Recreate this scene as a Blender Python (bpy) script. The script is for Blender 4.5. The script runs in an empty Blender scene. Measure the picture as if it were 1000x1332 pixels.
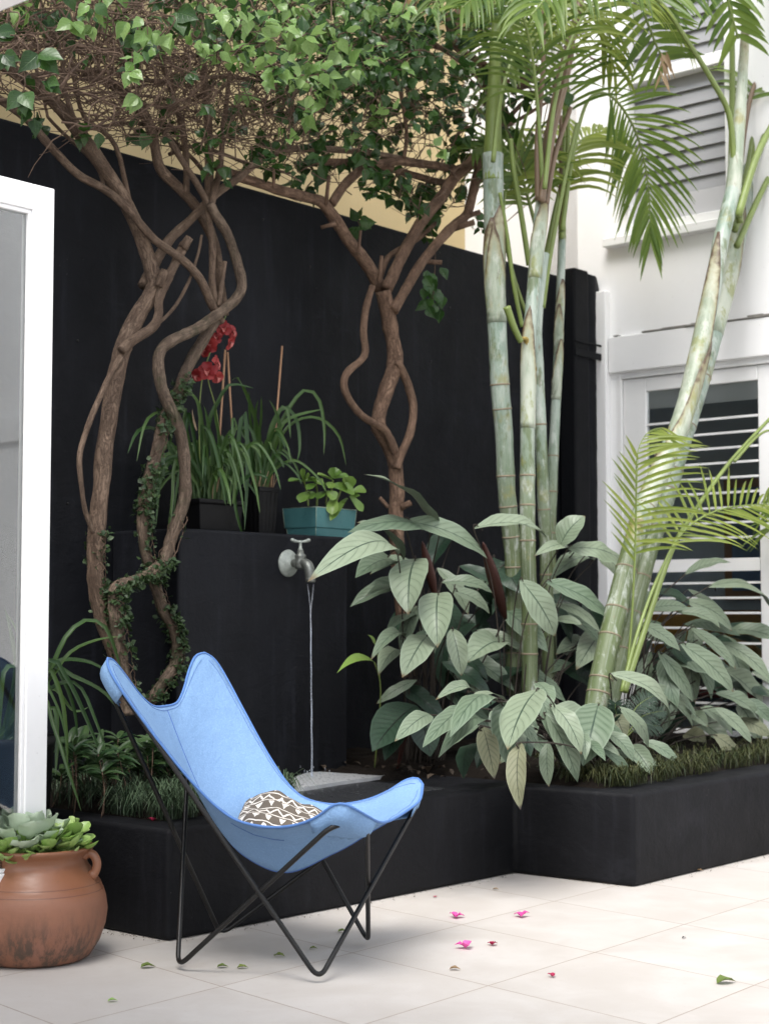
import bpy, bmesh, math, random
import numpy as np
from mathutils import noise as mnoise, Vector
random.seed(7)
R = random.Random(11)
S = bpy.context.scene
COL = S.collection
# ------------------------------------------------------------------ camera
F_PX, CAM_H = 2083.0, 1.05
TH = math.atan(134 / F_PX)
CAMP = np.array([0, 0, CAM_H])
FW = np.array([0, math.cos(TH), math.sin(TH)]); UPV = np.array([0, -math.sin(TH), math.cos(TH)]); RT = np.array([1., 0, 0])
cd = bpy.data.cameras.new("camera"); cam = bpy.data.objects.new("camera", cd); COL.objects.link(cam)
cam.location = CAMP; cam.rotation_euler = (math.pi / 2 + TH, 0, 0)
cd.sensor_fit = 'HORIZONTAL'; cd.sensor_width = 24; cd.lens = 50; cd.clip_end = 400; cd.clip_start = .05
cd.dof.use_dof = True; cd.dof.focus_distance = 5.1; cd.dof.aperture_fstop = 4.0
S.camera = cam
# ------------------------------------------------------------------ light: bright overcast sky and a soft high sun
EXPOSURE = 1.12
SUN_EL, SUN_AZ = math.radians(59), math.radians(198)      # azimuth clockwise from +Y
w = bpy.data.worlds.new("World"); S.world = w; w.use_nodes = True
nt = w.node_tree; bg = nt.nodes['Background']
sky = nt.nodes.new('ShaderNodeTexSky'); sky.sky_type = 'NISHITA'; sky.sun_disc = False
sky.sun_elevation = SUN_EL; sky.sun_rotation = SUN_AZ; sky.air_density = 1.0; sky.dust_density = 3.0
hs = nt.nodes.new('ShaderNodeHueSaturation'); hs.inputs['Saturation'].default_value = .5
nt.links.new(sky.outputs[0], hs.inputs['Color']); nt.links.new(hs.outputs[0], bg.inputs[0])
bg.inputs[1].default_value = .15
sl = bpy.data.lights.new("sun", 'SUN'); sl.energy = 1.6; sl.angle = math.radians(30); sl.color = (1, .98, .95)
so = bpy.data.objects.new("sun", sl); COL.objects.link(so)
sd = Vector((math.sin(SUN_AZ) * math.cos(SUN_EL), math.cos(SUN_AZ) * math.cos(SUN_EL), math.sin(SUN_EL)))
so.rotation_euler = sd.to_track_quat('Z', 'Y').to_euler()
S.view_settings.view_transform = 'Standard'; S.view_settings.look = 'None'
S.view_settings.exposure = EXPOSURE; S.view_settings.gamma = 1
S.render.engine = 'CYCLES'
S.cycles.max_bounces = 8; S.cycles.transparent_max_bounces = 16; S.cycles.use_denoising = True
# ------------------------------------------------------------------ the courtyard's own axes: U runs along the black wall, V towards it
AZ = math.radians(40.5)
U = np.array([math.sin(AZ), math.cos(AZ), 0]); V = np.array([-math.cos(AZ), math.sin(AZ), 0]); Z = np.array([0, 0, 1.])
def W(u, v, z): return U * u + V * v + Z * z
def ray(px, py): return FW + (px - 500) / F_PX * RT + (666 - py) / F_PX * UPV
def onpl(px, py, n, d):
    r = ray(px, py); return CAMP + r * ((d - CAMP @ n) / (r @ n))
def onv(px, py, v): return onpl(px, py, V, v)
def onu(px, py, u): return onpl(px, py, U, u)
def onz(px, py, z): return onpl(px, py, Z, z)
def pxm(p): return float((np.asarray(p) - CAMP) @ FW) / F_PX          # metres per photo pixel at p
def nrm(a):
    a = np.asarray(a, float); l = np.linalg.norm(a); return a / l if l > 1e-9 else np.array([0, 0, 1.])
def tocam(p): return nrm(CAMP - p)
# ------------------------------------------------------------------ mesh builder
class MB:
    def __init__(s): s.v = []; s.f = []; s.m = []; s.uv = []; s.r = []; s.mi = 0
    def add(s, p, uv=(0, 0), r=0.):
        s.v.append((float(p[0]), float(p[1]), float(p[2]))); s.uv.append((float(uv[0]), float(uv[1]), 0.)); s.r.append(float(r)); return len(s.v) - 1
    def face(s, *i): s.f.append(tuple(i)); s.m.append(s.mi)
    def box(s, o, ax, ay, az):                   # corner + three edge vectors
        o, ax, ay, az = (np.asarray(q, float) for q in (o, ax, ay, az))
        k = [s.add(o + ax * i + ay * j + az * l) for l in (0, 1) for j in (0, 1) for i in (0, 1)]
        if np.cross(ax, ay) @ az < 0: order = [(0, 1, 3, 2), (4, 6, 7, 5), (0, 4, 5, 1), (1, 5, 7, 3), (3, 7, 6, 2), (2, 6, 4, 0)]
        else: order = [(0, 2, 3, 1), (4, 5, 7, 6), (0, 1, 5, 4), (1, 3, 7, 5), (3, 2, 6, 7), (2, 0, 4, 6)]
        for q in order: s.face(*[k[i] for i in q])
    def uvbox(s, u0, u1, v0, v1, z0, z1): s.box(W(u0, v0, z0), U * (u1 - u0), V * (v1 - v0), Z * (z1 - z0))
    def tube(s, pts, rad, n=8, closed=False, cap=True, r=0., knob=0., ell=1.):
        pts = [np.asarray(p, float) for p in pts]; N = len(pts)
        if not hasattr(rad, '__len__'): rad = [rad] * N
        tan = []
        for i in range(N):
            a = pts[(i - 1) % N] if closed or i > 0 else pts[i]; b = pts[(i + 1) % N] if closed or i < N - 1 else pts[i]
            tan.append(nrm(b - a))
        ref = np.array([0, 0, 1.]) if abs(tan[0][2]) < .9 else np.array([1., 0, 0])
        x = nrm(np.cross(tan[0], ref)); rows = []; L = 0.
        for i in range(N):
            t = tan[i]; x = nrm(x - t * (x @ t)); y = np.cross(t, x); row = []
            if i: L += np.linalg.norm(pts[i] - pts[i - 1])
            for k in range(n):
                a = 2 * math.pi * k / n; rr = rad[i]
                if knob:
                    q = pts[i] + (x * math.cos(a) + y * math.sin(a)) * rr
                    rr *= 1 + knob * mnoise.noise(Vector(q * 14.)) + knob * .6 * mnoise.noise(Vector(q * 45.))
                row.append(s.add(pts[i] + x * math.cos(a) * rr + y * math.sin(a) * rr * ell, (k / n, L), r))
            rows.append(row)
        M = N if closed else N - 1
        for i in range(M):
            a = rows[i]; b = rows[(i + 1) % N]
            for k in range(n): s.face(a[k], a[(k + 1) % n], b[(k + 1) % n], b[k])
        if cap and not closed:
            s.face(*rows[0][::-1]); s.face(*rows[-1])
    def lathe(s, c, prof, n=40, axis=Z, ref=None, wob=0.):
        axis = nrm(axis); ref = RT if ref is None else ref
        x = nrm(ref - axis * (ref @ axis)); y = np.cross(axis, x); rows = []
        for (r, z) in prof:
            row = []
            for k in range(n):
                a = 2 * math.pi * k / n; rr = r
                if wob: rr *= 1 + wob * mnoise.noise(Vector((math.cos(a) * 1.3, math.sin(a) * 1.3, z * 6)))
                row.append(s.add(c + (x * math.cos(a) + y * math.sin(a)) * rr + axis * z, (k / n, z)))
            rows.append(row)
        for a, b in zip(rows, rows[1:]):
            for k in range(n): s.face(a[k], a[(k + 1) % n], b[(k + 1) % n], b[k])
        s.face(*rows[0][::-1]); s.face(*rows[-1])
    def grid(s, P, r=0., uvs=None):               # P[i][j] points
        k = [[s.add(p, (j / (len(row) - 1), i / (len(P) - 1)) if uvs is None else uvs[i][j], r) for j, p in enumerate(row)] for i, row in enumerate(P)]
        for i in range(len(P) - 1):
            for j in range(len(P[0]) - 1): s.face(k[i][j], k[i][j + 1], k[i + 1][j + 1], k[i + 1][j])
    def build(s, name, mats, parent=None, smooth=True, bevel=0., segs=2, label=None, solid=0.):
        me = bpy.data.meshes.new(name)
        off = np.array(ORIG.get(parent.as_pointer(), (0, 0, 0)) if parent else (0, 0, 0))
        vv = np.array(s.v) - off if len(s.v) else np.zeros((0, 3))
        me.from_pydata(vv.tolist(), [], s.f); 
        a = me.attributes.new('luv', 'FLOAT_VECTOR', 'POINT'); a.data.foreach_set('vector', np.array(s.uv, 'f').ravel())
        a = me.attributes.new('rnd', 'FLOAT', 'POINT'); a.data.foreach_set('value', np.array(s.r, 'f'))
        for m in (mats if isinstance(mats, (list, tuple)) else [mats]): me.materials.append(m)
        me.polygons.foreach_set('material_index', s.m)
        me.polygons.foreach_set('use_smooth', [smooth] * len(s.f)); me.update()
        o = bpy.data.objects.new(name, me); COL.objects.link(o)
        if parent: o.parent = parent
        if parent: ORIG[o.as_pointer()] = tuple(off)
        if bevel:
            b = o.modifiers.new('bevel', 'BEVEL'); b.width = bevel; b.segments = segs; b.limit_method = 'ANGLE'; b.angle_limit = math.radians(40)
            b.harden_normals = False
        if solid:
            q = o.modifiers.new('solid', 'SOLIDIFY'); q.thickness = solid; q.offset = 0
        if label: o['label'] = label
        return o
ORIG = {}
def tag(o, label, cat, group=None, kind=None):
    o['label'] = label; o['category'] = cat
    if group: o['group'] = group
    if kind: o['kind'] = kind
    return o
def thing(name, label, cat, loc=(0, 0, 0), group=None):
    o = bpy.data.objects.new(name, None); COL.objects.link(o); o.location = [float(q) for q in loc]; o.empty_display_size = .1
    ORIG[o.as_pointer()] = tuple(float(q) for q in loc)
    return tag(o, label, cat, group)
def struct(o): o['kind'] = 'structure'; return o
def cr(P, n=5, closed=False):                       # Catmull-Rom through points (any dimension)
    P = [np.asarray(p, float) for p in P]; N = len(P); out = []
    for i in range(N if closed else N - 1):
        if closed: a, b, c, d = P[(i - 1) % N], P[i], P[(i + 1) % N], P[(i + 2) % N]
        else: a, b, c, d = P[max(i - 1, 0)], P[i], P[i + 1], P[min(i + 2, N - 1)]
        for k in range(n):
            t = k / n
            out.append(.5 * (2 * b + (c - a) * t + (2 * a - 5 * b + 4 * c - d) * t * t + (3 * b - a - 3 * c + d) * t ** 3))
    if not closed: out.append(P[-1])
    return out
def resample(P, n):
    P = np.array(P); d = np.r_[0, np.cumsum(np.linalg.norm(np.diff(P, axis=0), axis=1))]
    t = np.linspace(0, d[-1], n); return np.stack([np.interp(t, d, P[:, k]) for k in range(P.shape[1])], 1)
# ------------------------------------------------------------------ materials
class G:
    def __init__(s, name):
        s.m = bpy.data.materials.new(name); s.m.use_nodes = True; s.t = s.m.node_tree; s.b = s.t.nodes['Principled BSDF']; s.out = s.t.nodes['Material Output']
    def n(s, t, ins=None, **kw):
        q = s.t.nodes.new(t)
        for k, v in kw.items(): setattr(q, k, v)
        for k, v in (ins or {}).items(): s.put(q, k, v)
        return q
    def put(s, q, k, v):
        sock = q.inputs[k]
        if isinstance(v, bpy.types.NodeSocket): s.t.links.new(v, sock)
        elif isinstance(v, bpy.types.Node): s.t.links.new(v.outputs[0], sock)
        else:
            if hasattr(sock.default_value, '__len__') and hasattr(v, '__len__') and len(sock.default_value) == 4 and len(v) == 3: v = (*v, 1)
            sock.default_value = v
    def math(s, op, a, b=0., c=0., clamp=False):
        q = s.n('ShaderNodeMath', operation=op, use_clamp=clamp)
        for i, v in enumerate((a, b, c)): s.put(q, i, v)
        return q
    def mix(s, f, a, b, mode='MIX'):
        q = s.n('ShaderNodeMix', data_type='RGBA', blend_type=mode); 
        for k, v in ((0, f), (6, a), (7, b)): s.put(q, k, v)
        return q.outputs[2]
    def noise(s, scale, detail=4, rough=.55, vec=None, dist=0.):
        q = s.n('ShaderNodeTexNoise', {'Scale': scale, 'Detail': detail, 'Roughness': rough, 'Distortion': dist})
        if vec is not None: s.put(q, 'Vector', vec)
        return q.outputs['Fac']
    def obj(s): return s.n('ShaderNodeTexCoord').outputs['Object']
    def scl(s, vec, x, y, z): return s.n('ShaderNodeMapping', {'Vector': vec, 'Scale': (x, y, z)}).outputs[0]
    def ramp(s, f, stops):
        q = s.n('ShaderNodeValToRGB', {'Fac': f}); e = q.color_ramp.elements
        while len(e) < len(stops): e.new(.5)
        for el, (p, c) in zip(e, stops): el.position = p; el.color = (*c, 1) if len(c) == 3 else c
        return q.outputs[0]
    def step(s, f, a, b): 
        q = s.n('ShaderNodeMapRange', {'Value': f, 'From Min': a, 'From Max': b}, interpolation_type='SMOOTHSTEP'); return q.outputs[0]
    def attr(s, n, out='Vector'): return s.n('ShaderNodeAttribute', attribute_name=n).outputs[out]
    def bump(s, h, strength=.3, dist=.01): s.put(s.b, 'Normal', s.n('ShaderNodeBump', {'Height': h, 'Strength': strength, 'Distance': dist}).outputs[0])
    def set(s, **k):
        for a, v in k.items(): s.put(s.b, a.replace('_', ' '), v)
        return s
def simple(name, c, rough=.5, var=.12, scale=8., bump=.1, metal=0., bscale=60., spec=.5):
    g = G(name); o = g.obj(); f = g.noise(scale, 5, .6, o)
    g.set(Base_Color=g.mix(f, tuple(q * (1 - var) for q in c), tuple(min(1, q * (1 + var)) for q in c)), Metallic=metal, Specular_IOR_Level=spec)
    g.set(Roughness=g.n('ShaderNodeMapRange', {'Value': g.noise(scale * 2.3, 3, .5, o), 'To Min': max(.02, rough - .1), 'To Max': min(1, rough + .1)}).outputs[0])
    if bump: g.bump(g.noise(bscale, 4, .6, o), bump, .004)
    return g.m
def m_render(name, base, hi, rough):
    g = G(name); o = g.obj()
    f = g.noise(1.3, 6, .6, o); c = g.mix(g.step(f, .3, .72), base, hi)
    streak = g.noise(5., 5, .6, g.scl(o, 3.5, 3.5, .35)); c = g.mix(g.math('MULTIPLY', g.step(streak, .5, .75), .6), c, tuple(q * 2.0 for q in hi)); c = g.mix(g.math('MULTIPLY', g.step(g.noise(2.2, 7, .7, g.scl(o, 1, 1, 1.6)), .58, .7), .5), c, tuple(q * 2.2 for q in hi))
    sp = g.step(g.noise(75, 2, .5, o), .74, .8); sp = g.math('MULTIPLY', sp, g.step(g.noise(3., 3, .5, o), .5, .62))
    c = g.mix(g.math('MULTIPLY', sp, .45), c, (.12, .12, .12))
    g.set(Base_Color=c, Specular_IOR_Level=.16, Roughness=g.n('ShaderNodeMapRange', {'Value': g.noise(6, 4, .6, o), 'To Min': rough - .12, 'To Max': rough + .15}).outputs[0])
    h = g.math('ADD', g.math('MULTIPLY', g.noise(9, 4, .55, o), 1.0), g.math('MULTIPLY', g.noise(70, 4, .65, o), .28)); h = g.math('ADD', h, g.math('MULTIPLY', g.noise(3.2, 5, .6, g.scl(o, 1, 1, 2.2), 1.2), 1.2)); g.bump(h, .36, .012)
    return g.m
M_BLACK = m_render('black_render', (.0032, .0036, .0050), (.0078, .0086, .0114), .62)
M_BLACK2 = m_render('black_planter_render', (.0030, .0032, .0041), (.0070, .0073, .0092), .6)
def m_floor():
    g = G('travertine_tiles'); o = g.obj()
    sx = g.n('ShaderNodeSeparateXYZ', {0: o}); x, y = sx.outputs[0], sx.outputs[1]
    u = g.math('ADD', g.math('MULTIPLY', x, float(U[0])), g.math('MULTIPLY', y, float(U[1])))
    v = g.math('ADD', g.math('MULTIPLY', x, float(V[0])), g.math('MULTIPLY', y, float(V[1])))
    du = g.math('SUBTRACT', u, 4.36); dv = g.math('SUBTRACT', v, 3.38)
    i = g.math('DIVIDE', g.math('ADD', du, g.math('MULTIPLY', dv, -.139)), .575)
    j = g.math('DIVIDE', g.math('SUBTRACT', dv, g.math('MULTIPLY', du, .03)), .585)
    def edge(q):
        fr = g.math('FRACT', q); return g.math('MINIMUM', fr, g.math('SUBTRACT', 1., fr))
    e = g.math('MINIMUM', edge(i), edge(j)); e = g.math('ADD', e, g.math('MULTIPLY', g.math('SUBTRACT', g.noise(60, 3, .6, o), .5), .003))
    joint = g.math('SUBTRACT', 1., g.step(e, .0022, .0056))
    cell = g.n('ShaderNodeCombineXYZ', {0: g.math('FLOOR', i), 1: g.math('FLOOR', j)})
    wn = g.n('ShaderNodeTexWhiteNoise', {'Vector': cell.outputs[0]}, noise_dimensions='2D')
    off = g.n('ShaderNodeVectorMath', {0: o, 1: g.n('ShaderNodeVectorMath', {0: wn.outputs['Color'], 1: (9, 9, 9)}, operation='MULTIPLY').outputs[0]}, operation='ADD').outputs[0]
    cl = g.noise(4.5, 7, .62, off, .6); c = g.mix(g.step(cl, .3, .75), (.425, .395, .362), (.49, .467, .44))
    c = g.mix(g.math('MULTIPLY', wn.outputs['Value'], .45), c, (.48, .445, .41))
    c = g.mix(g.math('MULTIPLY', g.step(g.noise(38, 5, .7, off), .56, .8), .5), c, (.40, .35, .30))
    gr = g.step(g.noise(1.1, 5, .6, o), .52, .75); c = g.mix(g.math('MULTIPLY', gr, .25), c, (.38, .34, .30))
    c = g.mix(g.math('MULTIPLY', g.step(g.noise(120, 2, .5, o), .73, .78), .5), c, (.25, .2, .16))
    c = g.mix(g.math('MULTIPLY', joint, .8), c, (.25, .195, .15))
    g.set(Base_Color=c, Roughness=g.n('ShaderNodeMapRange', {'Value': cl, 'To Min': .48, 'To Max': .72}).outputs[0])
    g.bump(g.math('SUBTRACT', g.math('MULTIPLY', g.noise(45, 5, .6, off), .3), joint), .25, .003)
    return g.m
M_FLOOR = m_floor()
def m_white(name, c=(.86, .86, .86), dirt=.25):
    g = G(name); o = g.obj()
    f = g.noise(3, 6, .6, g.scl(o, 1, 1, .35)); col = g.mix(g.math('MULTIPLY', g.step(f, .5, .8), dirt), c, tuple(q * k for q, k in zip(c, (.8, .8, .79))))
    col = g.mix(g.math('MULTIPLY', g.step(g.noise(55, 3, .6, o), .68, .76), .25), col, (.4, .38, .35))
    g.set(Base_Color=col, Roughness=.45); g.bump(g.math('ADD', g.noise(25, 4, .6, o), g.math('MULTIPLY', g.noise(3, 3, .5, o), .8)), .12, .006); return g.m
M_WHITE = m_white('white_house_paint'); M_WOODW = m_white('white_gloss_timber', (.83, .83, .825), .25)
M_PEEL = simple('peeling_paint_edge', (.2, .19, .17), .8, .5, 30, .5)
M_YELLOW = simple('yellow_render', (.60, .47, .255), .8, .1, 2.5, .3)
M_BEIGE = simple('beige_render', (.55, .45, .38), .8, .08, 3, .2)
M_PIPE = simple('black_pipe_paint', (.004, .0045, .006), .6, .2, 8, .15, spec=.15)
M_SOIL = simple('dark_soil', (.008, .006, .0045), .95, .6, 25, 1., 0, 40, .1)
M_SLABW = simple('pale_wet_stone', (.34, .35, .36), .3, .3, 22, .4)
def m_glass(name, tint, refl_rough=.02, off=.11, k=1.3):
    g = G(name); t = g.n('ShaderNodeBsdfTransparent', {'Color': tint}); gl = g.n('ShaderNodeBsdfGlossy', {'Color': (1, 1, 1), 'Roughness': refl_rough})
    fr = g.n('ShaderNodeFresnel', {'IOR': 1.5}); f = g.math('ADD', g.math('MULTIPLY', fr.outputs[0], k), off, clamp=True)
    mx = g.n('ShaderNodeMixShader', {0: f, 1: t, 2: gl}); g.t.links.new(mx.outputs[0], g.out.inputs[0]); return g.m
M_GLASS = m_glass('window_glass', (.96, .975, .97)); M_GLASS2 = m_glass('door_leaf_glass', (.93, .95, .945), .02, .02, 1.0); M_LOUVRE = simple('grey_louvre_glass', (.30, .30, .305), .18, .08, 3, 0)
def m_leaf(name, lo, hi, rough=.4, trans=.25, under=None, veins=None, tipc=None, spec=.36, gloss_noise=0.):
    g = G(name); r = g.attr('rnd', 'Fac'); luv = g.attr('luv'); sx = g.n('ShaderNodeSeparateXYZ', {0: luv}); x, y = sx.outputs[0], sx.outputs[1]
    c = g.mix(r, lo, hi); o = g.obj(); c = g.mix(g.math('MULTIPLY', g.noise(30, 4, .6, o), .4), c, tuple(q * .65 for q in lo))
    if veins:
        ax = g.math('ABSOLUTE', x)
        ph = g.math('FRACT', g.math('SUBTRACT', g.math('MULTIPLY', y, veins['n']), g.math('MULTIPLY', g.math('POWER', ax, 1.25), veins['k'])))
        d = g.math('ABSOLUTE', g.math('SUBTRACT', ph, .5)); ln = g.math('SUBTRACT', 1., g.step(d, .02, .085))
        ln = g.math('MULTIPLY', ln, g.math('SUBTRACT', 1., g.step(ax, .62, .97)))
        # the band between veins is paler along its middle
        band = g.step(d, .1, .5); c = g.mix(g.math('MULTIPLY', band, .16), c, veins['pale'])
        mid = g.math('SUBTRACT', 1., g.step(ax, .025, .06)); ln = g.math('MAXIMUM', g.math('MULTIPLY', ln, g.math('MULTIPLY', g.noise(14, 3, .6, o), 1.0)), mid)
        c = g.mix(ln, c, veins['col'])
        edge = g.step(ax, .9, 1.0); c = g.mix(g.math('MULTIPLY', edge, .5), c, veins['pale'])
        g.bump(g.math('SUBTRACT', 1., ln), .35, .003)
    if tipc:
        k = g.math('MULTIPLY', g.step(g.math('ADD', y, g.math('MULTIPLY', g.noise(20, 3, .6, o), .08)), .965, 1.03), g.step(r, .35, .5)); c = g.mix(k, c, tipc)
    blem = g.math('MULTIPLY', g.step(g.noise(9, 6, .75, o), .66, .74), .55); c = g.mix(blem, c, tuple(q * .55 + .02 for q in lo))
    if under is not None: c = g.mix(g.n('ShaderNodeNewGeometry').outputs['Backfacing'], c, under)
    g.set(Base_Color=c, Specular_IOR_Level=spec, Roughness=g.n('ShaderNodeMapRange', {'Value': g.noise(12, 3, .6, o), 'To Min': rough - .08, 'To Max': rough + .14}).outputs[0])
    if trans:
        tr = g.n('ShaderNodeBsdfTranslucent', {'Color': g.mix(.5, c, hi)}); mx = g.n('ShaderNodeMixShader', {0: trans, 1: g.b.outputs[0], 2: tr.outputs[0]}); g.t.links.new(mx.outputs[0], g.out.inputs[0])
    return g.m
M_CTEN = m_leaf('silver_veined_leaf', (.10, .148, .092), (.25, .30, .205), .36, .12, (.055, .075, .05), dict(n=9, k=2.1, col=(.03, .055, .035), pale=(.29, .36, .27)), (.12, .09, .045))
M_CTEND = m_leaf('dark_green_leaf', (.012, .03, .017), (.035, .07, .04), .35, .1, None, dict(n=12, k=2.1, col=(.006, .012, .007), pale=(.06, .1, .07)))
M_CTENP = m_leaf('spent_leaf', (.13, .15, .09), (.2, .2, .12), .6, .1, None, dict(n=9, k=2.1, col=(.03, .035, .02), pale=(.25, .25, .17)), (.06, .05, .045))
M_PURPLE = m_leaf('rolled_purple_leaf', (.05, .017, .013), (.085, .03, .02), .4, .1)
M_BOUG = m_leaf('bougainvillea_leaf', (.010, .034, .008), (.05, .115, .022), .24, .25, None, dict(n=5, k=1.6, col=(.05, .1, .03), pale=(.1, .18, .07)))
M_BOUGL = m_leaf('bougainvillea_young_lit_leaf', (.10, .20, .035), (.25, .37, .12), .22, .35, None, dict(n=5, k=1.6, col=(.14, .24, .08), pale=(.28, .4, .2)))  # pale young leaves, and highlights put into the colour of lit leaves
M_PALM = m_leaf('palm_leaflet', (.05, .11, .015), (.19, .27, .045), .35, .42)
M_PALMY = m_leaf('yellow_palm_leaflet', (.15, .21, .03), (.30, .36, .07), .38, .45)  # yellow-green leaflets, paler than the plain ones
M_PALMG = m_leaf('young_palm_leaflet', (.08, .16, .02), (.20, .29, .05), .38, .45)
M_STRAP = m_leaf('strap_leaf', (.022, .062, .016), (.095, .165, .045), .35, .25)
M_STRAPD = m_leaf('dark_strap_leaf', (.03, .07, .02), (.09, .15, .05), .35, .25)
M_DRY = m_leaf('dry_leaf', (.26, .17, .09), (.42, .31, .2), .7, .2); M_LITTER = m_leaf('rotting_leaf', (.02, .014, .009), (.08, .055, .035), .8, .1)
M_MONDO = m_leaf('mondo_blade', (.012, .028, .014), (.12, .17, .10), .35, .15)
M_MONDOR = m_leaf('mondo_blade_tawny', (.014, .028, .008), (.085, .085, .03), .5, .15)
M_IVY = m_leaf('creeping_fig_leaf', (.018, .04, .013), (.05, .085, .03), .5, .1)
M_LOW = m_leaf('low_shrub_leaf', (.016, .045, .015), (.06, .105, .036), .35, .2)
M_JADE = m_leaf('jade_leaf', (.10, .19, .035), (.20, .30, .07), .28, .12)
M_JADE2 = m_leaf('succulent_leaf', (.26, .44, .10), (.48, .62, .24), .3, .25)
M_ROS = m_leaf('grey_rosette_leaf', (.38, .50, .34), (.62, .70, .55), .5, .12)
M_RED = m_leaf('red_orchid_petal', (.24, .014, .018), (.45, .065, .06), .45, .25)
M_PINK = m_leaf('pink_bract', (.62, .05, .30), (.8, .16, .45), .5, .3); M_CRIM = m_leaf('crimson_bract', (.3, .01, .05), (.45, .03, .1), .5, .3)
M_FALL = m_leaf('fallen_green_leaf', (.1, .15, .03), (.25, .3, .08), .5, .2)
def m_bark(name, lo, hi, moss=None):
    g = G(name); o = g.obj(); luv = g.attr('luv'); sx = g.n('ShaderNodeSeparateXYZ', {0: luv})
    f = g.noise(18, 6, .65, g.scl(o, 1, 1, .25)); c = g.mix(g.step(f, .3, .72), lo, hi)
    c = g.mix(g.math('MULTIPLY', g.step(g.noise(90, 4, .6, o), .55, .75), .5), c, tuple(q * .45 for q in lo))
    c = g.mix(g.math('MULTIPLY', g.step(g.noise(7, 4, .6, o), .55, .75), .35), c, tuple(q * 1.3 for q in hi))
    if moss: c = g.mix(g.math('MULTIPLY', g.step(g.noise(10, 5, .6, o), .5, .65), .6), c, moss)
    g.set(Base_Color=c, Roughness=.78, Specular_IOR_Level=.25)
    lv = g.n('ShaderNodeMapping', {'Vector': luv, 'Scale': (7, 9, 1)}).outputs[0]; cr_ = g.noise(1.6, 7, .72, lv, .8); ck = g.step(g.math('ABSOLUTE', g.math('SUBTRACT', cr_, .5)), .05, .0); c = g.mix(g.math('MULTIPLY', ck, .58), c, tuple(q * .3 for q in lo)); c = g.mix(g.math('MULTIPLY', g.step(cr_, .58, .75), .5), c, tuple(q * 1.45 for q in hi)); g.set(Base_Color=c)
    g.bump(g.math('ADD', g.math('SUBTRACT', f, ck), g.math('ADD', cr_, g.math('MULTIPLY', g.noise(80, 5, .65, o), .5))), .65, .006); return g.m
M_BARK = m_bark('brown_bark', (.11, .072, .05), (.225, .158, .112)); M_BARKR = m_bark('reddish_bark', (.12, .072, .047), (.24, .152, .102))
M_BARKM = m_bark('mossy_bark', (.10, .07, .05), (.215, .158, .115), (.04, .045, .02))
M_TWIG = m_bark('dry_twigs', (.11, .07, .05), (.25, .17, .12)); M_CUT = simple('cut_branch_end', (.33, .24, .15), .8, .3, 40)
def m_cane(name, lo, hi, green, bloom, sheath=False):
    g = G(name); o = g.obj(); luv = g.attr('luv'); sx = g.n('ShaderNodeSeparateXYZ', {0: luv})
    f = g.noise(5, 6, .65, g.scl(o, 2, 2, .5)); c = g.mix(g.step(f, .38, .62), lo, hi)
    zz = g.n('ShaderNodeSeparateXYZ', {0: o}).outputs[2]
    if not sheath: c = g.mix(g.math('MULTIPLY', g.step(g.math('ADD', zz, g.math('MULTIPLY', f, .5)), 1.75, .85), .92), c, green)
    c = g.mix(g.math('MULTIPLY', g.step(g.noise(9, 5, .65, g.scl(o, 1.5, 1.5, .5)), .54, .62), .75), c, green)
    c = g.mix(g.math('MULTIPLY', g.step(g.noise(3.7, 4, .6, o), .57, .66), .75), c, (.23, .21, .05))
    c = g.mix(g.math('MULTIPLY', g.step(g.noise(20, 6, .75, g.scl(o, 1, 1, .35)), .52, .66), .6), c, bloom)
    c = g.mix(g.math('MULTIPLY', g.step(g.noise(32, 5, .75, g.scl(o, 1, 1, .22)), .6, .7), .7), c, (.13, .085, .04))
    c = g.mix(g.math('MULTIPLY', g.step(g.noise(150, 3, .7, g.scl(o, 1, 1, .12)), .6, .8), .3), c, (.12, .13, .07))
    lv = g.n('ShaderNodeMapping', {'Vector': luv, 'Scale': (16, 1.6, 1)}).outputs[0]; fb = g.noise(1.5, 6, .7, lv); c = g.mix(g.math('MULTIPLY', g.step(fb, .5, .72), .45), c, bloom); c = g.mix(g.math('MULTIPLY', g.step(fb, .44, .3), .5), c, tuple(q * .55 for q in lo))
    if sheath:
        e = g.math('ADD', sx.outputs[1], g.math('MULTIPLY', g.math('SUBTRACT', g.noise(25, 4, .6, o), .5), .35)); c = g.mix(g.math('MULTIPLY', g.step(e, .62, .95), .7), c, (.26, .22, .10)); c = g.mix(g.step(e, .84, 1.0), c, (.075, .045, .025))
    g.set(Base_Color=c, Roughness=.48); g.bump(g.math('ADD', g.noise(60, 4, .6, g.scl(o, 1, 1, .2)), g.noise(14, 4, .6, g.scl(o, 1, 1, .4))), .3, .004); return g.m
M_CANE = m_cane('grey_green_cane', (.19, .26, .205), (.34, .39, .335), (.085, .115, .036), (.46, .49, .45))
M_RING = simple('cane_ring_scar', (.20, .165, .11), .7, .3, 30, .3)
M_SHEATH = m_cane('palm_sheath', (.24, .29, .21), (.40, .43, .35), (.2, .22, .06), (.47, .48, .42), True)
M_PETI = simple('palm_petiole', (.15, .20, .05), .45, .3, 8, .15); M_PETIR = simple('reddish_palm_petiole', (.15, .10, .06), .5, .4, 6, .15)
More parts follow.
